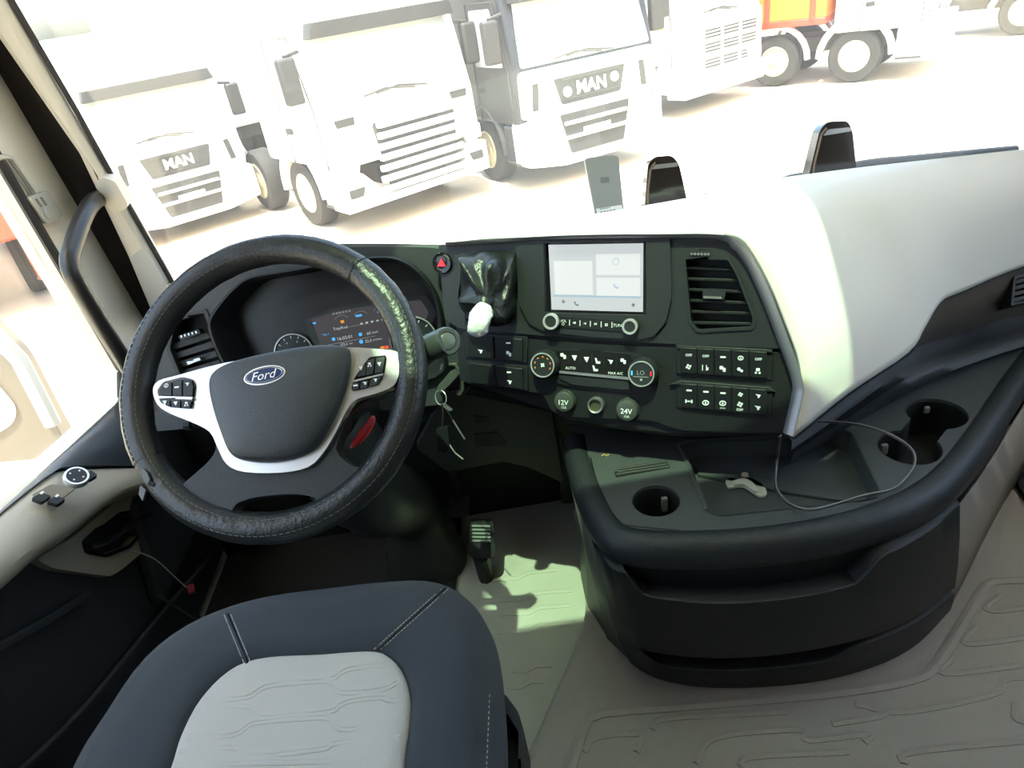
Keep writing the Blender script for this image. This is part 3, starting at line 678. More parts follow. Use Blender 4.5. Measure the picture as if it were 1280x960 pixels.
for i, (x, y) in enumerate(kx):
    u, v = S.px(x, y, 0.008); q = 0.0022; mb = MB()
    if i == 0: mb.tube([S.w(u+q*math.cos(t), v+q*math.sin(t), 0.0087) for t in [2*math.pi*k/10 for k in range(10)]], 0.0004, 4, closed=True)
    elif i == 1: mb.prism(S, [(u-q, v-q*0.5), (u, v-q*0.5), (u+q, v-q*1.1), (u+q, v+q*1.1), (u, v+q*0.5), (u-q, v+q*0.5)], 0.008, 0.0087)
    elif i == 2: mb.prism(S, [(u-q, v-q), (u-q*0.6, v-q), (u-q*0.6, v), (u+q, v-q), (u+q, v+q), (u-q*0.6, v), (u-q*0.6, v+q), (u-q, v+q)], 0.008, 0.0087)
    elif i == 3: mb.prism(S, [(u+q, v-q), (u+q, v+q), (u+q*0.6, v+q), (u+q*0.6, v), (u-q, v+q), (u-q, v-q), (u+q*0.6, v), (u+q*0.6, v-q)], 0.008, 0.0087)
    else: mb.prism(S, rect(u-q, v-q, u+q, v+q, 0.0006), 0.008, 0.0087, holes=[list(reversed(rect(u-q*0.5, v-q*0.5, u+q*0.5, v+q*0.5)))])
    build(mb, 'key_icon', INK, inf, smooth=0)

# ---- centre vent
v2 = thing('air_vent', 'black louvred air vent with grey tab between touchscreen and ivory dash', 'air vent', S.W(900, 416, -0.02))
vo = S.P(ventq); vi = S.P([(857, 324), (910, 325), (921, 345), (941, 398), (939, 408), (873, 412), (864, 402)])
build(MB().prism(S, rnd(vo, 0.006), -0.05, 0.003, holes=[list(reversed(rnd(vi, 0.004)))]), 'vent_frame', BLK2, v2, bevel=0.0025)
build(MB().prism(S, rnd(vo, 0.006), -0.07, -0.05), 'duct', DEEP, v2)
vl = [(856.5, 335), (858, 349), (859.5, 362.5), (861, 376), (862.5, 390), (864, 404)]; vr = [(918, 338), (925.5, 352), (932, 366), (937, 380), (941, 393), (943, 406)]
for (a, b), (c, d_) in zip(vl, vr):
    build(MB().prism(S, S.P([(a+2, b+1.5), (c-3, d_+1.0), (c-1, d_-1), (c-4, d_-3.2), (a+2, b-2.4)], -0.01), -0.045, -0.008), 'slat', BLK, v2, bevel=0.001)
build(MB().prism(S, rnd(S.P([(879, 361), (908, 362), (905, 375), (878, 373)], 0.006), 0.002), -0.02, 0.006), 'tab', BLK2, v2, bevel=0.003)
build(MB().prism(S, S.P([(879, 370), (902, 371), (902, 374), (879, 373)], 0.008), 0.004, 0.008), 'tab_edge', SILV, v2, bevel=0.001)
tw = build(MB().prism(S, rnd(S.P([(862, 314), (888, 315), (888, 321), (862, 320)], 0.004), 0.003), 0.0, 0.004), 'thumb_wheel', DEEP, v2)
for i in range(6):
    u, v = S.px(864.5+4.2*i, 317.3+0.1*i, 0.005); build(MB().prism(S, circ(u, v, 0.0024, 6), 0.003, 0.0058), 'thumb_wheel_rib', SILV, v2)

# ---- climate control
cl = thing('climate_control', 'climate control panel with two chrome ringed dials and a silver bar', 'climate control', S.W(740, 490, 0.0))
build(MB().prism(S, rnd(S.P([(664, 440), (692, 435), (792, 442), (822, 452), (822, 486), (790, 491), (720, 484), (700, 480), (668, 474)], 0.002), 0.012), -0.004, 0.003), 'base_panel', BLK, cl, bevel=0.003)
build(MB().prism(S, rnd(S.P([(694, 439), (730, 437), (785, 443), (792, 452), (788, 472), (740, 467), (700, 462)], 0.005), 0.004), 0.0, 0.005), 'key_panel', PIANO, cl, bevel=0.001)
build(MB().prism(S, rnd(S.P([(699, 463.5), (786, 472), (786, 475), (699, 466.5)], 0.009), 0.001), 0.0, 0.009), 'silver_bar', SILV, cl, bevel=0.001)
build(MB().prism(S, rnd(S.P([(698, 468), (786, 476), (788, 488), (716, 481), (700, 474)], 0.006), 0.005), 0.0, 0.006), 'lower_lip', BLK2, cl, bevel=0.003)
def cl_knob(x, y, rpx):
    u, v = S.px(x, y, 0.026); r_ = rpx*S.sc(x, y, 0.026)
    k = build(MB().lathe(S, (u, v), [(r_*1.16, 0.0), (r_*1.14, 0.016), (r_*1.04, 0.024), (r_*1.0, 0.026), (r_*0.95, 0.025)], 36), 'dial', BLK2, cl)
    build(MB().lathe(S, (u, v), [(r_*1.03, 0.0245), (r_*0.98, 0.0268), (r_*0.90, 0.0268), (r_*0.88, 0.024)], 36), 'dial_ring', CHROM, k)
    build(MB().lathe(S, (u, v), [(r_*0.90, 0.022), (r_*0.88, 0.0248), (0.0001, 0.0248)], 32), 'dial_face', PIANO, k)
    return k, u, v, r_
k1, u, v, r_ = cl_knob(678, 456.5, 15.0)
for i in range(7):
    t = rad(200-37*i); build(MB().prism(S, circ(u+r_*0.66*math.cos(t), v+r_*0.66*math.sin(t), 0.0022, 6, 0.0009, t+math.pi/2), 0.0247, 0.0254), 'level_mark', ORAI, k1, smooth=0)
fan = MB()
for i in range(4):
    t = rad(45+90*i); fan.prism(S, circ(u+0.0024*math.cos(t), v+0.0024*math.sin(t), 0.0022, 8, 0.0013, t+0.6), 0.0247, 0.0254)
build(fan, 'fan_icon', INK, k1, smooth=0)
k2, u, v, r_ = cl_knob(801.5, 467.5, 16.6)
mb = MB(); text(mb, S, 'LO', (u-0.001, v+0.002), h=0.0075, d=0.0254); build(mb, 'lettering', mat('dim_digits', (0.3, 0.33, 0.33), 0.5), k2, smooth=0)
build(MB().prism(S, rect(u-0.014, v-0.0055, u+0.012, v-0.0047), 0.0247, 0.0253), 'divider', THR, k2, smooth=0)
build(MB().tube([S.w(u+0.0016*math.cos(t), v-0.010+0.0016*math.sin(t), 0.0252) for t in [2*math.pi*i/10 for i in range(10)]], 0.0004, 4, closed=True), 'icon', INK, k2)
for sgn, m_ in ((-1, BLUI), (1, REDI)):
    build(MB().prism(S, rect(u+sgn*r_*0.72-0.0014, v-0.003, u+sgn*r_*0.72+0.0014, v+0.005), 0.0247, 0.0254), 'temperature_mark', m_, k2, smooth=0)
# climate keys
def icon_blob(mb, fr, c, q, d, kind):
    u, v = c
    if kind == 'dash': mb.prism(fr, rect(u-q*1.1, v-q*0.35, u+q*1.1, v+q*0.35, q*0.2), d, d+0.0007)
    elif kind == 'ring': mb.tube([fr.w(u+q*math.cos(t), v+q*0.8*math.sin(t), d+0.0003) for t in [2*math.pi*k/12 for k in range(12)]], q*0.22, 4, closed=True); mb.prism(fr, circ(u, v, q*0.35, 6), d, d+0.0007)
    elif kind == 'tri': mb.prism(fr, [(u-q, v+q*0.8), (u, v-q), (u+q*0.3, v-q), (u+q, v+q*0.8)], d, d+0.0007)
    elif kind == 'car': mb.prism(fr, rect(u-q, v-q*0.2, u+q*0.2, v+q, q*0.3), d, d+0.0007); mb.prism(fr, rect(u+q*0.1, v-q, u+q, v+q*0.4, q*0.2), d, d+0.0007)
    elif kind == 'lane':
        for s in (-1, 0.3): mb.prism(fr, [(u+q*s-q*0.1, v-q), (u+q*s+q*0.15, v-q), (u+q*s+q*0.15, v+q), (u+q*s-q*0.1, v+q)], d, d+0.0007)
        mb.prism(fr, rect(u+q*0.5, v-q*0.8, u+q, v+q*0.2), d, d+0.0007)
    elif kind == 'axle':
        mb.prism(fr, rect(u-q, v-q*0.15, u+q, v+q*0.15), d, d+0.0007)
        for s in (-1, 1): mb.prism(fr, rect(u+s*q-q*0.25, v-q*0.6, u+s*q+q*0.25, v+q*0.6), d, d+0.0007)
        mb.prism(fr, circ(u, v, q*0.3, 6), d, d+0.0007)
    elif kind == 'cross':
        for k in range(4):
            t = rad(90*k+20); mb.prism(fr, circ(u+q*0.6*math.cos(t), v+q*0.6*math.sin(t), q*0.42, 6), d, d+0.0007)
    elif kind == 'seat': mb.prism(fr, [(u-q, v+q), (u-q*0.4, v+q), (u, v-q*0.2), (u+q, v-q*0.2), (u+q, v-q), (u-q*0.5, v-q)], d, d+0.0007)
    elif kind == 'skid': mb.prism(fr, rect(u-q*0.6, v, u+q*0.6, v+q, q*0.2), d, d+0.0007); mb.prism(fr, circ(u-q*0.6, v-q*0.6, q*0.4, 6), d, d+0.0007); mb.prism(fr, circ(u+q*0.6, v-q*0.6, q*0.4, 6), d, d+0.0007)
    elif kind == 'horn': mb.prism(fr, [(u-q, v+q*0.7), (u+q, v+q*0.5), (u+q*0.4, v-q*0.8), (u-q*0.1, v-q*0.8), (u-q*0.2, v)], d, d+0.0007)
    elif kind == 'fan2': mb.prism(fr, circ(u-q*0.4, v+q*0.3, q*0.6, 8), d, d+0.0007); mb.prism(fr, circ(u+q*0.5, v-q*0.3, q*0.5, 8), d, d+0.0007)
def icon(parent, fr, x, y, d, kind, qpx=4.0, m=INK):
    mb = MB(); icon_blob(mb, fr, fr.px(x, y, d), qpx*fr.sc(x, y, d), d, kind); return build(mb, 'icon', m, parent, smooth=0)
for x, y, k in ((704, 445, 'car'), (718, 447, 'tri'), (733, 449, 'tri'), (747, 451, 'seat'), (763, 452, 'horn'), (779, 451.5, 'car'), (744, 460.5, 'seat')):
    icon(cl, S, x, y, 0.0052, k, 3.4)
stext('AUTO', 713, 460, 3.2, cl, 0.0052); stext('MAX A/C', 769.5, 466.5, 3.2, cl, 0.0052)
for x in (711, 725.5, 740, 755, 771):
    y0 = 441+(x-711)*0.07
    build(MB().prism(S, S.P([(x-0.4, y0), (x+0.4, y0), (x+0.4, y0+13), (x-0.4, y0+13)], 0.0052), 0.005, 0.0054), 'key_gap', DEEP, cl, smooth=0)

# ---- power sockets
def socket(x, y, rpx, volt, amp, label):
    t = thing('power_socket', label, 'power socket', S.W(x, y+rpx, 0.0), group=None)
    u, v = S.px(x, y, 0.012); r_ = rpx*S.sc(x, y, 0.012)
    c = build(MB().lathe(S, (u, v), [(r_*1.04, -0.004), (r_*1.04, 0.007), (r_*0.97, 0.011), (r_*0.85, 0.012), (0.0001, 0.012)], 32), 'cap', mat('socket_cap', (0.05, 0.056, 0.05), 0.4), t)
    build(MB().prism(S, rnd([(u-r_*0.30, v+r_*0.85), (u+r_*0.30, v+r_*0.85), (u+r_*0.2, v+r_*1.2), (u-r_*0.2, v+r_*1.2)], 0.002), 0.004, 0.010), 'lift_tab', MATS['socket_cap'], t, bevel=0.001)
    build(MB().lathe(S, (u, v), [(r_*1.14, -0.004), (r_*1.12, 0.002), (r_*1.0, 0.003)], 32), 'collar', BLK2, t)
    mb = MB(); text(mb, S, volt, (u, v-r_*0.05), h=r_*0.5, d=0.0124, bold=0.012); text(mb, S, amp, (u+r_*0.05, v-r_*0.55), h=r_*0.24, d=0.0124); build(mb, 'lettering', INK, t, smooth=0)
socket(704.5, 502.5, 12.2, '12V', '15A', 'round capped power socket marked 12V on the centre stack')
socket(783, 513.5, 13.2, '24V', '10A', 'round capped power socket marked 24V on the centre stack')
li = thing('lighter_socket', 'open metal lighter socket between the two capped sockets', 'power socket', S.W(743.5, 517, 0))
u, v = S.px(743.5, 507.5, 0.010); r_ = 10*S.sc(743.5, 507.5, 0.01)
build(MB().lathe(S, (u, v), [(r_*1.05, -0.004), (r_*1.0, 0.008), (r_*0.9, 0.010), (r_*0.75, 0.009), (r_*0.70, -0.002)], 28), 'metal_ring', SILV, li)
build(MB().lathe(S, (u, v), [(r_*0.72, 0.004), (r_*0.70, -0.0015), (0.0001, -0.0018)], 28), 'barrel', mat('socket_barrel', (0.06, 0.055, 0.03), 0.4), li)

# ---- switch blocks
def switch_block(name, label, q, n, icons, d=0.012):
    t = thing(name, label, 'switch panel', S.w(*bil(q, 0.5, 1.0), 0.0))
    P = subq(q, -0.06, -0.10, 1.06, 1.06)
    build(MB().prism(S, P, -0.004, 0.002), 'block_frame', BLK, t, bevel=0.001)
    for i in range(n):
        qq_ = subq(q, (i+0.03)/n, 0.0, (i+0.97)/n, 1.0)
        # wedge-shaped rocker: proud top edge
        F = [S.w(*qq_[0], d), S.w(*qq_[1], d), S.w(*qq_[2], d*0.55), S.w(*qq_[3], d*0.55)]
        B = [S.w(*qq_[0], 0.0), S.w(*qq_[1], 0.0), S.w(*qq_[2], 0.0), S.w(*qq_[3], 0.0)]
        b = build(MB().add(F+B, [(0, 1, 2, 3), (7, 6, 5, 4), (0, 4, 5, 1), (1, 5, 6, 2), (2, 6, 7, 3), (3, 7, 4, 0)]), 'rocker_switch', mat('switch_black', (0.012, 0.013, 0.014), 0.4), t, bevel=0.0008)
        TF = Fr((F[0]+F[1]+F[2]+F[3])/4, (F[1]-F[0]).cross(F[2]-F[1])*-1, up=(0, 0, 1))
        if TF.n.dot(S.n) < 0: TF = Fr(TF.o, -TF.n)
        a_, b_ = (F[0]-TF.o), (F[1]-TF.o); ang = math.atan2((b_-a_).dot(TF.y), (b_-a_).dot(TF.x))
        hh = (F[0]-F[3]).length
        for kind, fy in icons[i]:
            c = (0.0, hh*fy); q_ = 0.0042
            mb = MB()
            if kind in ('OFF', 'AUTO'): text(mb, TF, kind, c, h=0.0046 if kind == 'OFF' else 0.0024, d=0.0006, ang=ang, bold=0.02)
            elif kind: icon_blob(mb, TF, c, q_*(1.15 if fy < 0 else 0.95), 0.0002, kind)
            if mb.v: build(mb, 'icon', INK, b, smooth=0)
    return t
switch_block('switch_panel', 'upper row of five black rocker switches, three marked OFF', S.P([(850, 434), (959, 440), (959, 473), (851, 466)], 0.008), 5,
             [[('OFF', 0.22), ('cross', -0.24)], [('OFF', 0.22), ('lane', -0.24)], [('dash', 0.22), ('car', -0.24)], [('ring', 0.22), ('fan2', -0.24)], [('OFF', 0.22), ('skid', -0.24)]])
switch_block('switch_panel', 'lower row of five black rocker switches above the ivory dash tip', S.P([(851, 479), (959, 487), (958, 519), (851, 509)], 0.008), 5,
             [[('dash', 0.24), ('axle', -0.22)], [('dash', 0.24), ('ring', -0.22)], [('dash', 0.24), ('ring', -0.18), ('AUTO', -0.38)], [('cross', 0.24), ('cross', -0.16), ('OFF', -0.38)], [('horn', 0.24), ('horn', -0.24)]])
for q in ([(846, 431.5), (961, 437), (967, 441), (846, 436)], [(836, 481), (851, 475.5), (961, 484), (970, 490), (851, 481)]):
    build(MB().prism(S, S.P(q, 0.006), -0.004, 0.006), 'ledge', BLK2, dash, bevel=0.001)
switch_block('switch_panel', 'pair of black rocker switches under the gear lever gaiter', S.P([(582, 418), (654, 424), (654, 452), (584, 446)], 0.006), 2, [[('horn', -0.2)], [('dash', 0.28), ('car', -0.2)]], 0.008)
switch_block('switch_panel', 'pair of black rocker switches beside the ignition lock', S.P([(584, 453), (654, 461), (655, 487), (586, 478)], 0.006), 2, [[], [('dash', 0.26), ('horn', -0.22)]], 0.008)

# ---- gear lever
gl_ = thing('gear_lever', 'dash mounted gear lever in black leather gaiter, knob wrapped in white plastic', 'gear lever', S.W(600, 410, 0.0))
go = S.P(cr(gait, 5, True)); n_ = len(go)
build(MB().prism(S, go, -0.05, -0.04), 'well', DEEP, gl_)
cg = S.px(609, 360)
nk = S.W(605, 378, 0.085); nku = S.px(605, 378, 0.085)
R = []
from mathutils import noise
for i in range(15):
    t = i/14; ring = []
    ctr = (cg[0]*(1-t)+nku[0]*t, cg[1]*(1-t)+nku[1]*t)
    sc_ = (1-t)**0.62*1.06+0.15*t
    for j, p in enumerate(go):
        a = math.atan2(p[1]-cg[1], p[0]-cg[0]); env = math.sin(math.pi*min(1, t*1.02))**0.7
        nz = noise.noise(V((math.cos(a)*1.9+3.1, math.sin(a)*1.9+1.7, t*1.6)))
        n2 = noise.noise(V((math.cos(a)*4.0+7, math.sin(a)*4.0, t*2.2)))
        upw = max(0, math.sin(a))
        fold = 1+env*(0.30*nz+0.14*n2+0.10*upw)
        d = -0.014+0.089*t**0.8+env*(0.030*nz+0.014*n2+0.022*upw)
        ring.append(S.w(ctr[0]+(p[0]-cg[0])*sc_*fold, ctr[1]+(p[1]-cg[1])*sc_*fold, d))
    R.append(ring)
build(MB().rings(R), 'gaiter', LEATH, gl_, smooth=80, subd=1)
ne = S.W(602, 392, 0.095)
build(MB().tube([nk-S.n*0.02, nk, ne], [0.014, 0.0125, 0.012], 12), 'neck', LEATH, gl_)
kp = [S.W(607, 382, 0.090), S.W(604, 389, 0.096), S.W(600, 399, 0.104), S.W(596, 410, 0.112), S.W(593, 419, 0.118)]
kpts = cr(kp, 4); kr = [0.0115, 0.0135, 0.0150, 0.0162, 0.0172, 0.0178, 0.0182, 0.0184, 0.0185, 0.0185, 0.0183, 0.018, 0.0175, 0.0168, 0.0158, 0.0135, 0.009]
wr = MB().tube(kpts, kr, 20)
for i, p in enumerate(wr.v):
    c = min(kpts, key=lambda q: (q-p).length); wr.v[i] = p+(p-c)*(0.22*noise.noise(p*90)+0.10*noise.noise(p*220))
build(wr, 'wrapped_knob', mat('white_film', (0.80, 0.82, 0.80), 0.35, bump=1.0, bscale=120), gl_, smooth=50)

# ---- steering column, knee panels
KP = Fr((0, 1.30, 0.45), (0, -0.97, -0.2))
build(MB().prism(KP, rnd(KP.P([(560, 488), (690, 515), (704, 604), (660, 584), (630, 577), (560, 590), (520, 560)]), 0.01), -0.02, 0.0), 'knee_panel', mat('knee_plastic', (0.030, 0.032, 0.030), 0.6, bump=0.4, bscale=500), dash, bevel=0.005)
for q in ([(592, 519), (612, 521), (613, 528), (594, 528)], [(593, 543), (622, 540), (634, 553), (633, 556), (595, 558)]):
    build(MB().prism(KP, rnd(KP.P(q), 0.004), -0.001, 0.0015), 'finger_recess', DEEP, dash)
build(MB().prism(Fr((0, 1.42, 0), (0, -1, 0)), [(-0.66, 0.25), (0.75, 0.25), (0.75, 0.62), (-0.66, 0.62)], -0.10, 0.0), 'under_dash', BLK, dash)
build(MB().prism(KP, KP.P([(690, 505), (1010, 545), (1010, 640), (705, 640)]), -0.06, -0.03), 'kick_panel', BLK, dash)

# ---- passenger side lower dash: bronze-lit upper band, vent, padded shelf
sh_t = [AY(x, y, Y) for x, y, Y in ((990, 552, 0.98), (1080, 486, 1.06), (1132, 444, 1.12), (1190, 425, 1.17), (1280, 398, 1.22), (1400, 370, 1.27), (1640, 335, 1.32))]
sh_m = [AY(x, y, Y) for x, y, Y in ((985, 575, 0.95), (1060, 530, 1.02), (1132, 487, 1.07), (1190, 460, 1.11), (1280, 430, 1.16), (1400, 402, 1.21), (1640, 370, 1.26))]
sh_b = [AY(x, y, Y) for x, y, Y in ((985, 600, 0.985), (1060, 560, 1.05), (1132, 515, 1.10), (1190, 482, 1.14), (1280, 455, 1.19), (1400, 430, 1.24), (1640, 400, 1.29))]
ub = [bot[i] for i in range(8, 33)]
lbp = cr([(1132, 447), (1145, 440), (1165, 433), (1195, 424), (1280, 398), (1400, 370), (1640, 335)], 4)
lby = [q[1] for q in cr([(0, 1.12), (1, 1.135), (2, 1.15), (3, 1.17), (4, 1.22), (5, 1.27), (6, 1.32)], 4)]
lb = [AY(x, y, Y) for (x, y), Y in zip(lbp, lby)]
band = MB().grid([[p+V((0, 0.012, 0.006)) for p in ub], [a*0.75+b*0.25+V((0, -0.004, 0.002)) for a, b in zip(ub, lb)], [a*0.4+b*0.6+V((0, -0.006, 0.0)) for a, b in zip(ub, lb)], [b+V((0, 0.02, -0.01)) for b in lb]])
build(band, 'passenger_fascia', mat('bronze_black_plastic', (0.085, 0.070, 0.056), 0.36, bump=0.3, bscale=700), dash, smooth=60)
T_, M_, B_ = cr(sh_t, 4), cr(sh_m, 4), cr(sh_b, 4)
R = []
for a, b, c in zip(T_, M_, B_):
    R.append([a+V((0, 0.06, 0.02)), a, a*0.7+b*0.3+V((0, -0.002, -0.006)), a*0.35+b*0.65+V((0, -0.014, 0.010)), b+V((0, -0.010, 0.002)), b*0.6+c*0.4+V((0, 0.008, 0)), c+V((0, 0.012, 0.002)), c+V((0, 0.03, -0.06))])
build(MB().grid(R), 'padded_shelf', BLK2, dash, smooth=70)
pv = thing('air_vent', 'black slatted air vent at the passenger end of the dashboard', 'air vent', AY(1278, 384, 1.17))
PVF = Fr(AY(1278, 360, 1.155), (-0.15, -0.75, 0.55))
po = PVF.P([(1266, 346), (1310, 335), (1312, 372), (1262, 383)]); pin = PVF.P([(1269, 349), (1307, 339), (1308, 369), (1266, 379)])
build(MB().prism(PVF, rnd(po, 0.005), -0.03, 0.004, holes=[list(reversed(rnd(pin, 0.004)))]), 'vent_frame', BLK2, pv, bevel=0.002)
build(MB().prism(PVF, rnd(po, 0.005), -0.05, -0.03), 'duct', DEEP, pv)
vent_slats(PVF, pin, 4, pv, BLK2, -0.025, 0.0)

# ================================================================== STEERING WHEEL
wel, waz = rad(43), rad(-5)
WN = V((math.sin(waz)*math.cos(wel), -math.cos(waz)*math.cos(wel), math.sin(wel)))
W = Fr(AK(340, 478.5, 1.03), WN)
RW_, RT = 0.2135, 0.0225
st = thing('steering_wheel', 'four-spoke truck steering wheel with worn stitched black leather cover', 'steering wheel', W.o-WN*0.05)
def rim_mesh(a0, a1, n, mb, rt=RT, wob=0.0):
    R = []
    for i in range(n+1):
        a = a0+(a1-a0)*i/n; e = W.x*math.cos(a)+W.y*math.sin(a); ring = []
        for j in range(20):
            b = 2*math.pi*j/20; r = rt*(1+wob*math.sin(a*17+math.sin(a*5)*2+b)*math.sin(a*31+b*2))
            ring.append(W.o+e*(RW_+r*math.cos(b))+WN*(r*math.sin(b)))
        R.append(ring)
    return mb.rings(R)
rim = build(rim_mesh(0, 2*math.pi, 120, MB(), RT*0.97), 'rim', LEATD, st, smooth=180)
def wang(x, y): u, v = W.px(x, y); return math.atan2(v, u)
# leather cover sections with seams between them
a1 = wang(465, 318); a2 = wang(172, 585); a3 = wang(185, 620)
cov = build(rim_mesh(a1, a2+2*math.pi if a2 < a1 else a2, 90, MB(), RT*1.03, 0.02), 'cover_section', LEATD, st, smooth=180)
cov2 = build(rim_mesh(a3-2*math.pi if a3 > a1 else a3, a1-0.012, 110, MB(), RT*1.04, 0.025), 'cover_section', LEATH, st, smooth=180)
stt = MB()
for dphi, m_ in ((rad(62), 1), (rad(118), 1)):
    for i in range(150):
        a = 2*math.pi*i/150; e = W.x*math.cos(a)+W.y*math.sin(a)
        a_ = a+0.028; e2 = W.x*math.cos(a_)+W.y*math.sin(a_)
        r = RT*1.05
        p = W.o+e*(RW_+r*math.cos(dphi))+WN*(r*math.sin(dphi)); q = W.o+e2*(RW_+r*math.cos(dphi-0.03))+WN*(r*math.sin(dphi-0.03))
        stt.tube([p, q], 0.0007, 4, cap=False)
so = build(stt, 'stitching', mat('dark_thread', (0.10, 0.105, 0.11), 0.7), st); so['kind'] = 'stuff'
# torn flap
tf = MB()
ta = [(176, 584, 0), (183, 590, 0), (187, 599, 0), (184, 606, 0), (178, 600, 0)]
tf.prism(W, W.P([(x, y) for x, y, d in ta], 0.028), 0.024, 0.027)
build(tf, 'torn_flap', mat('torn_leather', (0.09, 0.09, 0.095), 0.5), st, bevel=0.0008)
build(MB().prism(W, rnd(W.P([(173, 606), (180, 612), (176, 626), (171, 618)], 0.02), 0.001), 0.012, 0.016), 'torn_flap', MATS['torn_leather'], st)
build(MB().tube(cr([W.W(181, 597, 0.020), W.W(188, 603, 0.022), W.W(194, 606, 0.021)], 4), 0.004, 6), 'tear', DEEP, st)
# spokes: dark lower body
HD = 0.010
lowb = cr([(262, 520), (270, 555), (262, 575), (240, 595), (226, 612), (250, 634), (285, 642), (296, 630), (320, 622), (365, 618), (392, 622), (400, 632), (432, 612), (452, 588), (437, 580), (420, 560), (432, 515), (380, 500), (300, 505)], 3, True)
build(MB().prism(W, W.P(lowb, HD), -0.02, HD), 'lower_spokes', BLK2, st, bevel=0.008, seg=3)
for q in ([(172, 470), (196, 478), (262, 455), (275, 520), (250, 530), (200, 516), (172, 505)], [(520, 425), (496, 436), (432, 434), (420, 500), (430, 520), (455, 505), (492, 490), (520, 480)]):
    build(MB().prism(W, rnd(W.P(q, -0.002), 0.008), -0.018, -0.002), 'spoke', LEATD, st, bevel=0.006)
# silver bezel
bez = [(191, 488), (198, 476), (222, 469), (262, 458), (300, 450), (400, 437), (434, 434), (470, 436), (495, 439), (500, 448), (499, 466), (492, 482), (470, 492), (446, 499), (434, 512), (420, 540), (404, 566), (385, 584), (350, 591), (305, 590), (283, 580), (272, 560), (262, 540), (240, 528), (213, 517), (197, 506)]
build(MB().prism(W, W.P(cr(bez, 3, True), 0.018), 0.002, 0.018), 'silver_bezel', SILV, st, bevel=0.006, seg=3)
# airbag pad
pad = cr([(258, 480), (265, 463), (290, 450), (340, 438), (390, 430), (424, 430), (434, 437), (432, 470), (418, 512), (398, 550), (376, 568), (340, 577), (305, 576), (286, 568), (275, 545), (264, 512)], 4, True)
pu = W.P(pad, 0.035)
PADM = mat('airbag_pad', (0.034, 0.038, 0.044), 0.42, bump=0.5, bscale=420)
build(MB().dome(W, pu, [(0.99, 0.010), (1.0, 0.024), (0.985, 0.032), (0.95, 0.037), (0.85, 0.042), (0.6, 0.047), (0.3, 0.049), (0.08, 0.0495)]), 'airbag_pad', PADM, st, smooth=80, subd=1)
# badge
bd = 0.049
bu, bv = W.px(330.5, 469, bd); sc = W.sc(330, 469, bd)
p, q = W.px(306, 474, bd), W.px(355, 464, bd); ba = math.atan2(q[1]-p[1], q[0]-p[0])
bg = build(MB().prism(W, circ(bu, bv, 26*sc, 36, 11.5*sc, ba), bd-0.006, bd), 'badge_rim', CHROM, st, bevel=0.001)
build(MB().prism(W, circ(bu, bv, 24*sc, 36, 9.6*sc, ba), bd-0.004, bd+0.0008), 'badge_field', mat('badge_blue', (0.012, 0.035, 0.13), 0.2), bg)
build(MB().tube([W.w(a, b, bd+0.001) for a, b in circ(bu, bv, 22.3*sc, 40, 8.2*sc, ba)], 0.0005, 4, closed=True), 'badge_line', CHROM, bg)
mb = MB(); text(mb, W, 'Ford', (bu, bv), h=10.5*sc, w=32*sc, d=bd+0.0014, ang=ba, shear=0.35); build(mb, 'lettering', CHROM, bg, smooth=0)
# spoke keys
def keypad(outline, rows, bar):
    kd = 0.0205
    base = build(MB().prism(W, rnd(W.P(outline, kd), 0.004), 0.012, kd), 'key_cluster', PIANO, st, bevel=0.0015)
    for q in rows:
        k = build(MB().prism(W, rnd(W.P(q[0], kd+0.003), 0.0015), 0.014, kd+0.003), 'spoke_button', BLK2, base, bevel=0.0008)
        if q[1]: icon(base, W, q[1][0], q[1][1], kd+0.0031, q[2], 2.6)
    build(MB().prism(W, rnd(W.P(bar, kd+0.003), 0.001), 0.014, kd+0.0035), 'key_bar', SILV, base, bevel=0.0008)
keypad([(196, 488), (204, 477), (228, 471), (241, 474), (244, 482), (241, 500), (238, 511), (212, 509), (200, 503)],
       [([(199, 487), (205, 479), (214, 477), (214, 494), (199, 494)], (208, 482), 'ring'), ([(216, 476), (227, 474), (227, 494), (216, 494)], (221, 484), 'dash'), ([(229, 473), (239, 475), (241, 484), (240, 495), (229, 494)], (234, 480), 'horn'),
        ([(200, 499), (212, 500), (212, 508), (205, 505)], (206, 503), 'tri'), ([(214, 500), (225, 500), (225, 509), (214, 508)], (219.5, 504), 'tri'), ([(227, 500), (239, 501), (237, 510), (227, 509)], (233, 505), 'skid')],
       [(198, 495), (241, 496.5), (240, 499.5), (199, 498)])
keypad([(455, 455), (462, 446), (482, 444), (483, 447), (480, 467), (470, 481), (441, 489), (439, 486), (442, 474)],
       [([(446, 471), (456, 453), (457, 469)], (451, 460), 'tri'), ([(458, 452), (468, 447), (466, 467), (458, 469)], (462, 456), 'skid'), ([(470, 447), (481, 446), (478, 465), (468, 467)], (474, 455), 'tri'),
        ([(441, 479), (449, 478), (448, 486), (440, 488)], (444.5, 482), 'dash'), ([(451, 477), (461, 475), (459, 484), (450, 486)], (456, 479), 'horn'), ([(463, 474), (477, 470), (471, 480), (461, 483)], (469, 475), 'horn')],
       [(441, 475.5), (479, 466.5), (478.5, 469), (441, 478)])

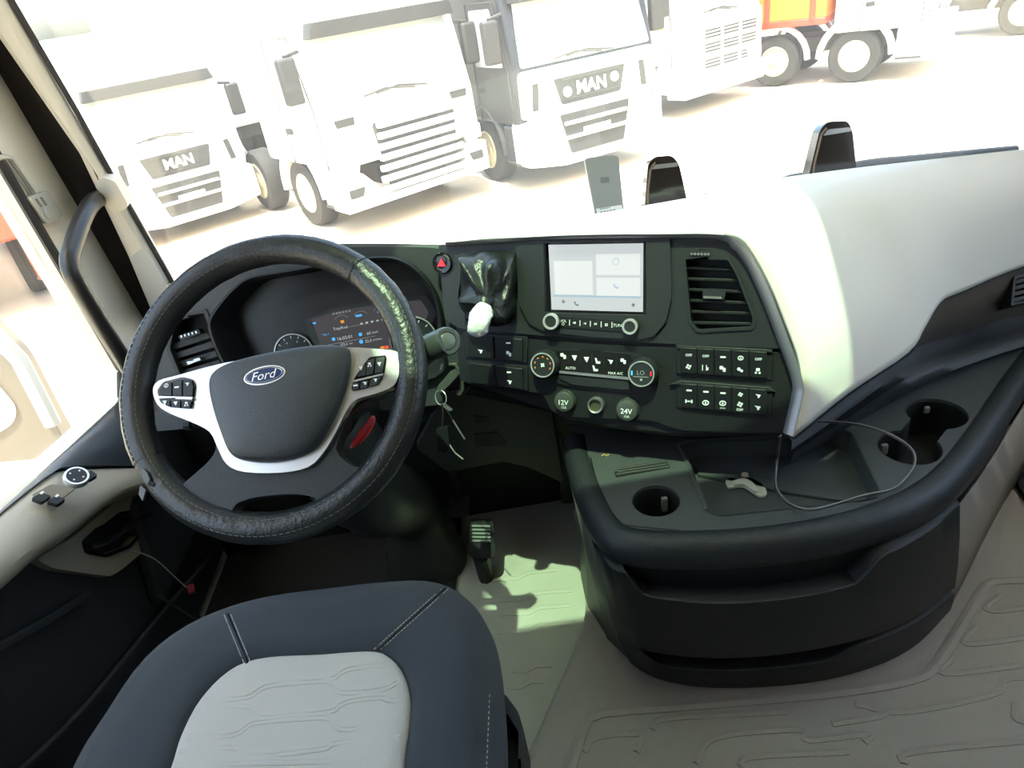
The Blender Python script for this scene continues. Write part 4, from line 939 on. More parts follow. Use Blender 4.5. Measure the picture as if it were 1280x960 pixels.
# ---- steering column
colm = thing('steering_column', 'black steering column shroud with rubber boot down to the floor', 'steering column', AZ(540, 760, 0.0))
c0 = W.o-WN*0.03; c1 = W.o-WN*0.20
build(MB().tube([c0, W.o-WN*0.08, W.o-WN*0.16, c1-WN*0.08], [0.060, 0.085, 0.095, 0.085], 20, flat=0.8), 'column_shroud', BLK, colm, smooth=60)
b0 = W.o-WN*0.14+V((0.0, 0, -0.05)); foot = V((-0.30, 1.36, 0.0))
bp_ = cr([b0, b0+V((0.04, 0.05, -0.20)), foot+V((0.0, -0.03, 0.22)), foot], 8)
rr_ = [0.085-0.02*i/len(bp_)+0.006*(i % 2)+(0.05*max(0, (i/len(bp_)-0.7)/0.3)) for i in range(len(bp_))]
build(MB().tube(bp_, rr_, 20), 'rubber_boot', mat('boot_rubber', (0.02, 0.022, 0.02), 0.45), colm, smooth=60)
rl = [(437, 561, 0.0), (446, 552, 0.0), (456, 540, 0.0), (465, 527, 0.0), (467, 519, 0.0)]
build(MB().tube([W.W(x, y, -0.06) for x, y, d in rl], [0.004, 0.012, 0.014, 0.012, 0.005], 8, flat=0.4), 'adjust_lever', REDP, colm, subd=1, smooth=80)
# ---- control stalk with a round end
sk_ = thing('control_stalk', 'thick grey-black control stalk with round end cap right of the wheel', 'stalk', W.W(520, 445, -0.08))
e0_ = W.W(558, 427, -0.03); s0_ = W.W(440, 470, -0.10)
dirn = (e0_-s0_).normalized()
SKM = mat('stalk_black', (0.05, 0.055, 0.056), 0.35)
build(MB().tube([s0_, s0_+(e0_-s0_)*0.6, s0_+(e0_-s0_)*0.72, e0_-dirn*0.015, e0_], [0.010, 0.011, 0.019, 0.022, 0.021], 18), 'stalk_body', SKM, sk_, smooth=50)
EF = Fr(e0_, (dirn*0.45+(CAM-e0_).normalized()*0.75))
build(MB().lathe(EF, (0, 0), [(0.0225, -0.012), (0.0225, 0.002), (0.020, 0.006), (0.0145, 0.006), (0.0138, 0.004)], 28), 'end_ring', SKM, sk_)
build(MB().lathe(EF, (0, 0), [(0.0132, -0.004), (0.0132, 0.0055), (0.011, 0.007), (0.0001, 0.007)], 24), 'end_button', mat('stalk_grey', (0.09, 0.095, 0.095), 0.35), sk_)
for nm, q0, q1, r0_ in (('indicator_stalk', (240, 530, -0.09), (340, 515, -0.10), 0.009),):
    t = thing('indicator_stalk', 'slim black indicator stalk behind the silver left spoke keys', 'stalk', W.W(*q1))
    build(MB().tube([W.W(*q0), W.W(*q1)], [0.007, 0.010], 10), 'stalk_body', BLK, t)
    build(MB().tube([W.W(q0[0]-8, q0[1]+1, -0.09), W.W(*q0)], 0.0105, 10), 'stalk_tip', BLK2, t)

# ---- ignition lock and keys
ig = thing('ignition_lock', 'hexagonal ignition lock housing with a key in it', 'ignition', S.W(566, 497, -0.02))
IF = Fr(S.W(566, 475, -0.03), (-0.25, -0.85, 0.35))
hexo = IF.P([(549, 470), (553, 454), (571, 453), (580, 466), (583, 485), (577, 495), (570, 492), (551, 492)]); hexi = IF.P([(552, 470), (556, 458), (569, 457), (576, 468), (574, 486), (553, 488)])
build(MB().prism(IF, hexo, -0.05, 0.008, holes=[list(reversed(hexi))]), 'lock_housing', mat('lock_green_black', (0.045, 0.05, 0.046), 0.4), ig, bevel=0.002)
build(MB().prism(IF, hexo, -0.06, -0.03), 'lock_barrel', DEEP, ig)
build(MB().prism(IF, rnd(IF.P([(505, 520), (545, 492), (560, 493), (540, 516), (520, 532)], -0.01), 0.005), -0.05, -0.01), 'lock_bracket', BLK, ig, bevel=0.004)
ky = thing('ignition_key', 'dark ignition key with a split ring and hanging tags', 'key', IF.W(555, 580, 0.03))
build(MB().prism(IF, rnd(IF.P([(564, 463), (572, 470), (556, 487), (550, 490), (546, 484), (551, 478)], 0.03), 0.003), 0.0, 0.03), 'key_bow', mat('key_shell', (0.06, 0.065, 0.058), 0.35), ky, bevel=0.003)
c_ = IF.px(551, 497, 0.028); rr = 8*IF.sc(551, 497)
build(MB().tube([IF.w(c_[0]+rr*math.cos(t), c_[1]+rr*1.1*math.sin(t), 0.028+0.006*math.cos(t)) for t in [2*math.pi*i/24 for i in range(24)]], 0.0011, 6, closed=True), 'split_ring', CHROM, ky)
build(MB().prism(IF, rnd(IF.P([(549, 505), (556, 504), (566, 512), (562, 514)], 0.03), 0.001), 0.028, 0.031), 'key_blade', SILV, ky)
build(MB().prism(IF, rnd(IF.P([(546, 535), (560, 532), (563, 560), (558, 566), (548, 563)], 0.03), 0.004), 0.022, 0.034), 'fob', BLK, ky, bevel=0.003)
build(MB().tube([IF.W(553, 505, 0.03), IF.W(554, 520, 0.03), IF.W(553, 534, 0.03)], 0.0022, 6), 'fob_strap', BLK, ky)
build(MB().tube(cr([IF.W(566, 525, 0.03), IF.W(574, 538, 0.03), IF.W(581, 549, 0.03)], 3), 0.0016, 6), 'key_blade', SILV, ky)
build(MB().tube(cr([IF.W(560, 553, 0.03), IF.W(566, 562, 0.032), IF.W(570, 567, 0.03), IF.W(579, 574, 0.03)], 3), 0.0014, 6), 'key_blade', CHROM, ky)
build(MB().tube(cr([IF.W(556, 510, 0.03), IF.W(562, 518, 0.03), IF.W(566, 526, 0.03)], 3), 0.0012, 6), 'key_loop', BLK, ky)

# ---- accelerator pedal
pd = thing('accelerator_pedal', 'black accelerator pedal with ribbed tread above the floor', 'pedal', AZ(600, 705, 0.0))
PF = Fr(AY(601, 672, 1.27), (0.0, -0.80, 0.60))
build(MB().prism(PF, rnd(PF.P([(588, 648), (616, 650), (620, 690), (616, 698), (590, 698), (585, 688)]), 0.008), -0.015, 0.0), 'pedal_pad', BLK, pd, bevel=0.004)
for i in range(5):
    y = 656+4.6*i; build(MB().prism(PF, rnd(PF.P([(590, y), (613, y+0.5), (613.5, y+3.0), (589.5, y+2.6)], 0.003), 0.002), -0.002, 0.004), 'tread_rib', mat('pedal_rubber', (0.16, 0.18, 0.17), 0.6), pd, bevel=0.001)
pc = PF.W(601, 696, -0.01)
build(MB().tube([pc, V((pc.x, pc.y+0.02, 0.0))], 0.02, 8), 'pivot', BLK, pd)
bpd = thing('brake_pedal', 'dark brake pedal left of the ribbed accelerator', 'pedal', AY(548, 645, 1.33))
PB = Fr(AY(548, 640, 1.33), (0, -0.8, 0.6))
build(MB().prism(PB, rnd(PB.P([(560, 622), (586, 620), (586, 645), (560, 648)]), 0.006), -0.012, 0.0), 'pedal_pad', BLK, bpd, bevel=0.003)
bq = PB.W(573, 625, -0.008); build(MB().tube([bq, bq+V((0, 0.06, 0.12)), bq+V((0, 0.10, 0.32))], 0.011, 8), 'pedal_arm', BLK, bpd)

# ================================================================== STORAGE CONSOLE
con = thing('storage_console', 'black drawer console with cup holders and open tray beside the driver', 'console', AZ(930, 850, 0.0))
ZR = 0.50
rim_px = [(704, 556), (708, 585), (722, 628), (742, 668), (775, 692), (850, 699), (950, 695), (1040, 682), (1110, 663), (1165, 638), (1208, 603), (1248, 548), (1285, 488), (1340, 410)]
oR = cr([AZ(x, y, ZR-0.03) for x, y in rim_px], 5)
nR = len(oR)
inw = []
for i, p in enumerate(oR):
    t = (oR[min(i+1, nR-1)]-oR[max(i-1, 0)]).normalized(); inw.append(V((-t.y, t.x, 0)))
R = []
for p, n in zip(oR, inw):
    R.append([p+n*0.030+V((0, 0, -0.040)), p+n*0.012+V((0, 0, -0.036)), p+n*0.003+V((0, 0, -0.026)), p+V((0, 0, -0.008)), p+n*0.004+V((0, 0, 0.010)), p+n*0.014+V((0, 0, 0.021)), p+n*0.025+V((0, 0, 0.024)), p+n*0.035+V((0, 0, 0.0225)), p+n*0.044+V((0, 0, 0.019)), p+n*0.050+V((0, 0, 0.010))])
build(MB().grid(R), 'padded_rim', BLK2, con, smooth=80)
# top plate with openings
ZT = ZR-0.012
top_in = [(p+n*0.040) for p, n in zip(oR, inw)]
tp = [(p.x, p.y) for p in top_in]
tp = tp+[(1.25, 1.32), (0.75, 1.28), (0.40, 1.22), (0.10, 1.16)]
def zc(x, y, z=ZT): p = AZ(x, y, z); return (p.x, p.y)
cup1 = zc(820, 626); r1 = 0.040
tray = [zc(x, y) for x, y in [(848, 556), (870, 551), (985, 548), (1045, 533), (1064, 541), (1100, 614), (1090, 624), (1000, 634), (900, 645), (890, 640)]]
cupA, cupB = zc(1171, 517), zc(1137, 559); rA, rB = 0.041, 0.041
# two joined cups as one outline
def joined(a, ra, b, rb, n=40):
    out = []
    ax = V((b[0]-a[0], b[1]-a[1], 0)); L = ax.length; ax.normalize(); ay = V((-ax.y, ax.x, 0))
    th = math.asin(0.030/ra)
    for i in range(n+1):
        t = th+(2*math.pi-2*th)*i/n; out.append((a[0]+ra*(ax.x*math.cos(t)+ay.x*math.sin(t)), a[1]+ra*(ax.y*math.cos(t)+ay.y*math.sin(t))))
    for i in range(n+1):
        t = math.pi+th+(2*math.pi-2*th)*i/n; out.append((b[0]+rb*(ax.x*math.cos(t)+ay.x*math.sin(t)), b[1]+rb*(ax.y*math.cos(t)+ay.y*math.sin(t))))
    return out
dist = math.hypot(cupA[0]-cupB[0], cupA[1]-cupB[1])
rA = rB = 0.050
jc = joined(cupA, rA, cupB, rB)
tray_r = rnd(tray, 0.008)
TOPM = mat('console_top_plastic', (0.050, 0.055, 0.058), 0.45, bump=0.3, bscale=700)
holes = [list(reversed(circ(*cup1, r1, 36))), list(reversed(tray_r)), jc]
build(MB().prism(IDF, tp, ZT-0.004, ZT, holes=holes), 'console_top', TOPM, con, smooth=35)
def cupwall(poly, depth, name, scale=0.9):
    cx_ = sum(p[0] for p in poly)/len(poly); cy_ = sum(p[1] for p in poly)/len(poly)
    prof = [(1.0, 0.001), (1.0, 0.0), (0.998, -0.006), (scale, -depth), (0.01, -depth)]
    Rr = [[V((cx_+(p[0]-cx_)*k, cy_+(p[1]-cy_)*k, ZT+d)) for p in poly] for k, d in prof]
    build(MB().rings(Rr[:3]), 'cup_rim', TOPM, con, smooth=50)
    return build(MB().rings(Rr[2:]), name, DEEP, con, smooth=50)  # interior blacker than the rim: shade of the recess put into its colour
cw = cupwall(circ(*cup1, r1, 36), 0.075, 'cup_holder')
cupwall(jc, 0.08, 'cup_holder', 0.99)
CLIPM = mat('clip_grey', (0.16, 0.17, 0.16), 0.4)
build(MB().box((cup1[0]+0.020, cup1[1]+0.022, ZT-0.030), (0.011, 0.008, 0.03)), 'cup_clip', CLIPM, con, bevel=0.002)
build(MB().box((cupB[0]-0.026, cupB[1]+0.030, ZT-0.02), (0.012, 0.008, 0.02)), 'cup_clip', CLIPM, con, bevel=0.002)
build(MB().box((cupA[0]+0.01, cupA[1]+0.042, ZT-0.02), (0.010, 0.007, 0.014)), 'cup_clip', CLIPM, con, bevel=0.002)
# tray basin
Rr = []
cx_ = sum(p[0] for p in tray_r)/len(tray_r); cy_ = sum(p[1] for p in tray_r)/len(tray_r)
for k, d in ((1.02, 0.0015), (1.0, 0.0005), (0.99, -0.006), (0.96, -0.035), (0.01, -0.035)):
    Rr.append([V((cx_+(p[0]-cx_)*k, cy_+(p[1]-cy_)*k, ZT+d)) for p in tray_r])
build(MB().rings(Rr), 'tray', TOPM, con, smooth=40)
# step inside the tray
tb = [AZ(x, y, ZT-0.034) for x, y in [(872, 596), (985, 618), (1090, 634), (1085, 626), (985, 608), (872, 587)]]
build(MB().prism(IDF, [(p.x, p.y) for p in tb], ZT-0.036, ZT-0.028), 'tray_rib', TOPM, con, bevel=0.002)
# slotted card grille
for k in range(3):
    a, b = AZ(770+1.5*k, 593-3.2*k, ZT), AZ(836-1.0*k, 583-3.2*k, ZT)
    build(MB().tube([a, b], 0.0028, 6, flat=0.8), 'card_slot_rib', BLK, con)
q = [AZ(x, y, ZT) for x, y in [(768, 590), (834, 577), (838, 585), (770, 597)]]
build(MB().prism(IDF, [(p.x, p.y) for p in q], ZT-0.001, ZT+0.001), 'card_slot', DEEP, con)
build(MB().tube(cr([AZ(848, 556, ZT), AZ(862, 585, ZT), AZ(884, 638, ZT)], 4), 0.004, 6), 'tray_edge', TOPM, con)
# raised fin between cup and tray (behind)
build(MB().tube(cr([AZ(846, 553, ZT+0.006), AZ(900, 548, ZT+0.012), AZ(985, 545, ZT+0.012)], 4), 0.007, 8), 'tray_lip', BLK2, con)
build(MB().tube(cr([AZ(738, 572, ZT), AZ(745, 600, ZT), AZ(758, 640, ZT), AZ(775, 655, ZT), AZ(850, 663, ZT)], 5), 0.0016, 6), 'top_seam', DEEP, con)

# body + drawers: three levels of outline
def lev(px, z): return cr([AZ(x, y, z) for x, y in px], 6)
L1 = lev([(742, 685), (760, 707), (800, 722), (900, 732), (1010, 722), (1100, 697), (1160, 665), (1200, 632)], 0.435)
L2 = lev([(768, 785), (785, 800), (815, 815), (900, 823), (1000, 815), (1090, 795), (1150, 768), (1194, 735)], 0.20)
L2b = lev([(772, 796), (788, 808), (816, 822), (900, 830), (1000, 822), (1090, 802), (1150, 775), (1193, 742)], 0.18)
L3 = lev([(790, 832), (810, 845), (840, 855), (900, 862), (1000, 857), (1080, 840), (1140, 812), (1184, 768)], 0.03)
nL = len(L1)
def drawer(U, Lw, slot, name, zslot):
    rows = []
    for i in range(nL):
        s = i/(nL-1)
        a, b = U[i], Lw[i]
        f = 0.0
        if slot[0] < s < slot[1]:
            e = min((s-slot[0])/0.05, (slot[1]-s)/0.05, 1); f = zslot*e
        a2 = a+(b-a)*f
        rows.append([a2+V((0, 0.05, 0.004)), a2+V((0, 0.006, 0.004)), a2, a2*0.7+b*0.3+V((0, -0.004, 0)), a2*0.3+b*0.7+V((0, -0.004, 0)), b, b+V((0, 0.012, -0.004)), b+V((0, 0.05, -0.004))])
    d = build(MB().grid(rows), name, BLK, con, smooth=50)
    return d
d1 = drawer(L1, L2, (0.24, 0.72), 'drawer', 0.24)
d2 = drawer(L2b, L3, (0.24, 0.68), 'drawer', 0.30)
for U, Lw, dd, (s0_, s1_), z_ in ((L1, L2, d1, (0.24, 0.72), 0.24), (L2b, L3, d2, (0.24, 0.68), 0.30)):
    lipp = []
    for i in range(nL):
        s = i/(nL-1)
        if s0_-0.03 < s < s1_+0.03:
            e = max(0, min((s-s0_)/0.05, (s1_-s)/0.05, 1)); lipp.append(U[i]+(Lw[i]-U[i])*z_*e+V((0, 0.001, 0.003)))
    build(MB().tube(lipp, 0.0028, 6), 'finger_lip', BLK2, dd)
# carcass behind the drawers
build(MB().grid([[p+V((0, 0.028, 0.03)) for p in L1], [p+V((0, 0.03, 0)) for p in L2], [p+V((0, 0.03, -0.03)) for p in L3]]), 'carcass', DEEP, con, smooth=60)
build(MB().grid([[p+V((0, 0.012, 0.0)) for p in L3], [p+V((0, 0.03, -0.035)) for p in L3]]), 'plinth', BLK, con)
# left cheek
ck = MB().grid([[oR[0]+V((0.0, 0.12, -0.05)), oR[0]+V((0, 0, -0.05)), oR[6]+V((0.004, 0, -0.05)), oR[11]+V((0.006, 0, -0.05)), L1[0], L1[4]],
                [V((L2[0].x-0.0, 1.20, 0.20)), AZ(724, 640, 0.25), AZ(732, 690, 0.25), AZ(745, 740, 0.22), L2[0], L2[4]],
                [V((L3[0].x-0.02, 1.20, 0.01)), AZ(726, 720, 0.02), AZ(735, 765, 0.02), AZ(760, 805, 0.02), L3[0], L3[4]]])
build(ck, 'side_cheek', mat('console_cheek', (0.075, 0.08, 0.068), 0.5, bump=0.3, bscale=500), con, smooth=60, solid=0.004)
# taupe cheek on the passenger side
r0 = [p+V((0, 0, -0.045)) for p in oR[47:]]
fl_ = [V((min(p.x, 1.44), min(p.y, 1.45), p.z)) for p in cr([AZ(x, y, 0.035) for x, y in [(1186, 765), (1205, 728), (1232, 672), (1262, 618), (1300, 565), (1340, 520)]], 6)]
kk = len(fl_)
r0 = [r0[min(len(r0)-1, int(i*(len(r0)-1)/(kk-1)))] for i in range(kk)]
r0[0] = L1[-1]+V((0.0, 0.03, -0.01))
build(MB().grid([r0, [a*0.55+b*0.45+V((0.012, -0.004, 0)) for a, b in zip(r0, fl_)], fl_]), 'side_cheek', TAUPE, con, smooth=60, solid=0.004)

# ---- loose things on the console
br = thing('metal_bracket', 'small pale metal bracket lying in the console tray', 'bracket', AZ(935, 612, ZT-0.03))
zz = ZT-0.034
BRM = mat('pale_metal', (0.62, 0.60, 0.52), 0.4, 0.4)
bp2 = [AZ(x, y, zz) for x, y in [(907, 604), (912, 600), (922, 601), (930, 596), (938, 600), (950, 606), (957, 614), (958, 621), (950, 623), (941, 618), (930, 611), (920, 611), (911, 612)]]
build(MB().prism(IDF, [(p.x, p.y) for p in cr(bp2, 3, True)], zz+0.001, zz+0.006), 'plate', BRM, br, bevel=0.001)
bp3 = [AZ(x, y, zz+0.006) for x, y in [(916, 604), (930, 601), (942, 607), (947, 617), (940, 615), (930, 608), (918, 608)]]
build(MB().prism(IDF, [(p.x, p.y) for p in cr(bp3, 3, True)], zz+0.005, zz+0.012), 'bridge', BRM, br, bevel=0.002)
build(MB().prism(IDF, circ(*[(p.x, p.y) for p in [AZ(931, 598, zz)]][0], 0.006, 12), zz+0.001, zz+0.010), 'lug', mat('tan_metal', (0.35, 0.27, 0.18), 0.5), br)

cbp = [S.W(975, 545, -0.005), AZ(972, 568, 0.50), AZ(969, 590, 0.475), AZ(970, 612, 0.465), AZ(985, 630, 0.49), AZ(1010, 638, 0.507), AZ(1040, 632, 0.503), AZ(1080, 620, 0.50), AZ(1113, 613, 0.495), AZ(1130, 600, 0.495), AZ(1142, 582, 0.497), AZ(1141, 566, 0.50), AZ(1128, 553, 0.505), AZ(1105, 541, 0.51), AZ(1075, 532, 0.515), AZ(1045, 528, 0.52), AZ(1015, 527, 0.525)]
ca = thing('cable_loop', 'thin black cable looped across the console tray', 'cable', cbp[4])
build(MB().tube(cr(cbp, 8), 0.0017, 6), 'conductor', mat('cable_black', (0.035, 0.033, 0.034), 0.3), ca)
build(MB().tube(cr([p+V((0.0026, 0.0015, 0.001)) for p in cbp], 8), 0.0013, 6), 'conductor', mat('cable_grey', (0.22, 0.21, 0.22), 0.35), ca)
yb = build(MB().tube(cr([AZ(752, 570, ZT+0.001), AZ(756, 568, ZT+0.002), AZ(758, 570, ZT+0.001), AZ(761, 568, ZT+0.001)], 3), 0.0016, 5), 'leaf_scrap', mat('straw', (0.35, 0.22, 0.08), 0.7))
tag(yb, 'tiny straw coloured scrap on the console edge', 'debris')

# ================================================================== DRIVER'S SEAT
seat = thing('driver_seat', "driver's seat with dark blue cushion and pale quilted centre panel", 'seat', (-0.34, 0.40, 0.0))
ZS = 0.49
so_px = [(92, 965), (130, 903), (178, 833), (230, 790), (290, 763), (350, 748), (420, 739), (480, 732), (540, 730), (582, 745), (607, 778), (618, 825), (622, 885), (622, 960)]
so_ = [AZ(x, y, ZS) for x, y in so_px]
ring_o = cr(so_+[V((-0.085, 0.38, ZS)), V((-0.10, 0.25, ZS)), V((-0.20, 0.19, ZS)), V((-0.36, 0.18, ZS)), V((-0.52, 0.20, ZS)), V((-0.61, 0.28, ZS)), V((-0.63, 0.42, ZS))], 5, True)
pi_px = [(206, 968), (224, 915), (250, 868), (288, 832), (330, 818), (400, 814), (466, 810), (490, 820), (505, 842), (512, 872), (510, 905), (504, 960)]
pi3 = [AZ(x, y, 0.528) for x, y in pi_px]
ring_i0 = cr(pi3+[V((-0.185, 0.40, 0.528)), V((-0.20, 0.32, 0.528)), V((-0.34, 0.29, 0.528)), V((-0.47, 0.33, 0.528)), V((-0.50, 0.42, 0.528))], 5, True)
def resamp(ring, n, c):
    """resample a closed ring by angle about c"""
    out = []
    A = [(math.atan2(p.y-c.y, p.x-c.x), p) for p in ring]
    for k in range(n):
        t = -math.pi+2*math.pi*k/n; best = None
        for i in range(len(ring)):
            a, b = ring[i]-c, ring[(i+1) % len(ring)]-c; d = V((math.cos(t), math.sin(t), 0)); e = b-a
            den = d.x*e.y-d.y*e.x
            if abs(den) < 1e-9: continue
            s = (a.x*e.y-a.y*e.x)/den; u = (a.x*d.y-a.y*d.x)/den
            if s > 0 and -1e-6 <= u <= 1+1e-6 and (best is None or s > best): best = s
        out.append(c+V((math.cos(t), math.sin(t), 0))*best)
    return out
sc_c = V((-0.345, 0.50, 0)); NS = 96
RO = resamp(ring_o, NS, sc_c); RI = resamp(ring_i0, NS, sc_c)
def seat_ring(f, z, grow=0.0):
    out = []
    for o_, i_ in zip(RO, RI):
        p = o_*(1-f)+i_*f; d = (o_-sc_c).normalized(); out.append(V((p.x+d.x*grow, p.y+d.y*grow, z)))
    return out
rings = [seat_ring(0.05, 0.36), seat_ring(0.0, 0.40, 0.0), seat_ring(0.0, 0.455, 0.006), seat_ring(0.0, 0.485), seat_ring(0.07, 0.508), seat_ring(0.25, 0.526), seat_ring(0.5, 0.533), seat_ring(0.8, 0.532), seat_ring(0.96, 0.526), seat_ring(1.0, 0.519)]
cush = build(MB().rings(rings, True, True, False), 'cushion', FABR, seat, smooth=180)
ctr = [RI_ for RI_ in RI]
pr = []
for k, z in ((1.0, 0.517), (0.985, 0.524), (0.95, 0.529), (0.85, 0.531), (0.65, 0.531), (0.4, 0.530), (0.15, 0.530)):
    pr.append([V((sc_c.x+(p.x-sc_c.x)*k, sc_c.y+(p.y-sc_c.y)*k, z)) for p in RI])
pan = build(MB().rings(pr, True, False, True), 'centre_panel', FABL, seat, smooth=180)
from mathutils.bvhtree import BVHTree
_sv = [p for r_ in rings for p in r_]+[p for r_ in pr for p in r_]
_sf = []
for base, nn in ((0, len(rings)), (len(rings)*NS, len(pr))):
    for i in range(nn-1):
        for j in range(NS): k = (j+1) % NS; _sf.append((base+i*NS+j, base+i*NS+k, base+(i+1)*NS+k, base+(i+1)*NS+j))
_bv = BVHTree.FromPolygons(_sv, _sf)
def on_seat(x, y, z=0.525):
    h = _bv.ray_cast(CAM, ray(x, y).normalized())
    return h[0] if h[0] is not None else AZ(x, y, z)
def quilt(pts, r=0.0028):
    P = [on_seat(x, y, 0.531) for x, y in pts]
    build(MB().tube(cr(P, 4), r, 6, flat=0.45, up=(0, 0, 1)), 'quilted_rib', FABL, pan)
for dy in (0, 5):
    quilt([(258, 872+dy), (308, 868+dy), (325, 858+dy), (345, 852+dy), (410, 846+dy), (425, 838+dy), (440, 832+dy), (480, 828+dy)])
    quilt([(245, 884+dy), (308, 879+dy), (318, 890+dy), (335, 893+dy), (410, 886+dy), (425, 878+dy), (440, 872+dy), (476, 868+dy), (490, 872+dy), (508, 868+dy)])
    quilt([(345, 850+dy), (410, 848+dy), (422, 860+dy), (440, 862+dy), (478, 858+dy), (495, 850+dy)])
    quilt([(235, 920+dy), (290, 915+dy), (308, 905+dy), (325, 899+dy), (405, 893+dy), (420, 905+dy), (440, 907+dy), (506, 898+dy)])
    quilt([(225, 938+dy), (290, 930+dy), (305, 940+dy), (330, 941+dy), (405, 932+dy), (420, 925+dy), (500, 920+dy)])
    quilt([(220, 955+dy), (300, 950+dy), (400, 948+dy), (500, 940+dy)])
def seam(p0, p1, off):
    P = []
    for k in range(13):
        t = k/12; x = p0[0]*(1-t)+p1[0]*t+off; y = p0[1]*(1-t)+p1[1]*t
        P.append(on_seat(x, y))
    return P
for (p0, p1) in (((284, 768), (309, 829)), ((556, 736), (471, 812))):
    build(MB().tube(seam(p0, p1, 0), 0.0022, 6), 'seam', DEEP, cush)
    for off in (-4, 4.5):
        P = seam(p0, p1, off); mb = MB()
        for i in range(len(P)-1):
            for s_ in (0.05, 0.55): mb.tube([P[i].lerp(P[i+1], s_), P[i].lerp(P[i+1], s_+0.35)], 0.0008, 4)
        build(mb, 'stitching', THR, cush)['kind'] = 'stuff'
mb = MB()
for i in range(14):
    y = 868+7*i; mb.tube([on_seat(612-i*0.3, y), on_seat(611.8-i*0.3, y+3.5)], 0.0008, 4)
build(mb, 'stitching', THR, cush)['kind'] = 'stuff'
# base under the cushion, side bolster shell with lever cut-out
build(MB().rings([[V((p.x, p.y, z)) for p in seat_ring(f, z)] for f, z in ((0.35, 0.0125), (0.35, 0.12), (0.15, 0.24), (0.10, 0.37))], True, True, True), 'suspension_base', BLK, seat, smooth=50)
SH = Fr((-0.07, 0, 0), (0.2, 0, 1), up=(0, 1, 0))
arm_p = [AZ(x, y, 0.40) for x, y in [(614, 860), (632, 868), (648, 890), (656, 918), (656, 985), (610, 1000)]]
arm_h = [AZ(x, y, 0.40) for x, y in [(622, 895), (635, 893), (648, 915), (647, 985), (618, 990)]]
build(MB().prism(IDF, rnd([(p.x, p.y) for p in arm_p], 0.006), 0.34, 0.40, holes=[list(reversed([(p.x, p.y) for p in arm_h]))]), 'side_shell', BLK, seat, bevel=0.004)
build(MB().prism(IDF, [(p.x, p.y) for p in arm_h], 0.345, 0.355), 'lever_recess', DEEP, seat)
# backrest, reclined behind the camera's view
bk = []
for t, w_, dpt in ((0, 0.22, 0.06), (0.15, 0.26, 0.08), (0.5, 0.27, 0.08), (0.85, 0.24, 0.07), (1.0, 0.16, 0.05)):
    c = V((-0.345, 0.10-0.30*t, 0.56+0.66*t))
    bk.append([c+V((w_*math.cos(a)*(abs(math.cos(a))**-0.4 if abs(math.cos(a)) > 0.1 else 1)*0.8, dpt*math.sin(a), 0.02*math.sin(a))) for a in [2*math.pi*k/32 for k in range(32)]])
build(MB().rings(bk, True, True, True), 'backrest', FABR, seat, smooth=60, subd=1)

# seat-belt style tie: thin cord with a red clip hooked on the door lever
tie = thing('tie_cord', 'thin pale cord from the door lever to a small red clip', 'cord', AX(238, 738, -0.74))
tp_ = [AX(158, 689, -0.85), AX(172, 690, -0.84), AX(195, 700, -0.82), AX(215, 718, -0.80), AX(234, 735, -0.78)]
build(MB().tube(cr(tp_, 5), 0.0014, 6), 'cord', mat('pale_cord', (0.32, 0.30, 0.27), 0.6), tie)
cpp = AX(239, 736, -0.78)
build(MB().box(cpp, (0.014, 0.026, 0.008), Matrix.Rotation(0.4, 3, 'Z')), 'clip', mat('red_clip', (0.30, 0.02, 0.03), 0.4), tie, bevel=0.002)
build(MB().tube([cpp, AX(243, 750, -0.78), AX(251, 778, -0.79), V((-0.80, cpp.y-0.08, 0.30))], 0.004, 6, flat=0.4), 'strap', mat('strap_black', (0.03, 0.03, 0.03), 0.7), tie)

# ================================================================== DEVICES BEHIND THE DASH CREST
def upright(name, label, cat, quad, Y, thick, m, extra):
    f = Fr(AY(quad[0][0], quad[0][1], Y), (0, -0.97, 0.24))
    b = f.P(quad); lo = [p for p in b]
    t = thing(name, label, cat, f.w((b[0][0]+b[1][0])/2, min(b[0][1], b[1][1])-0.06, -thick/2))
    # outline continues down behind the crest to the tray
    ext_ = lambda p, q: (p[0]+(p[0]-q[0])*0.35, p[1]+(p[1]-q[1])*0.35)
    out = [ext_(b[0], b[3]), ext_(b[1], b[2])]+b[2:-0 or None][:0]
    poly = [ext_(b[0], b[-1]), ext_(b[1], b[2])]+b[2:]
    body = build(MB().prism(f, rnd(poly, 0.010, 4), -thick, 0.0), 'body', m, t, bevel=min(0.006, thick*0.3), seg=3)
    extra(t, f)
    return t
GREYP = mat('handset_grey', (0.26, 0.26, 0.26), 0.45)
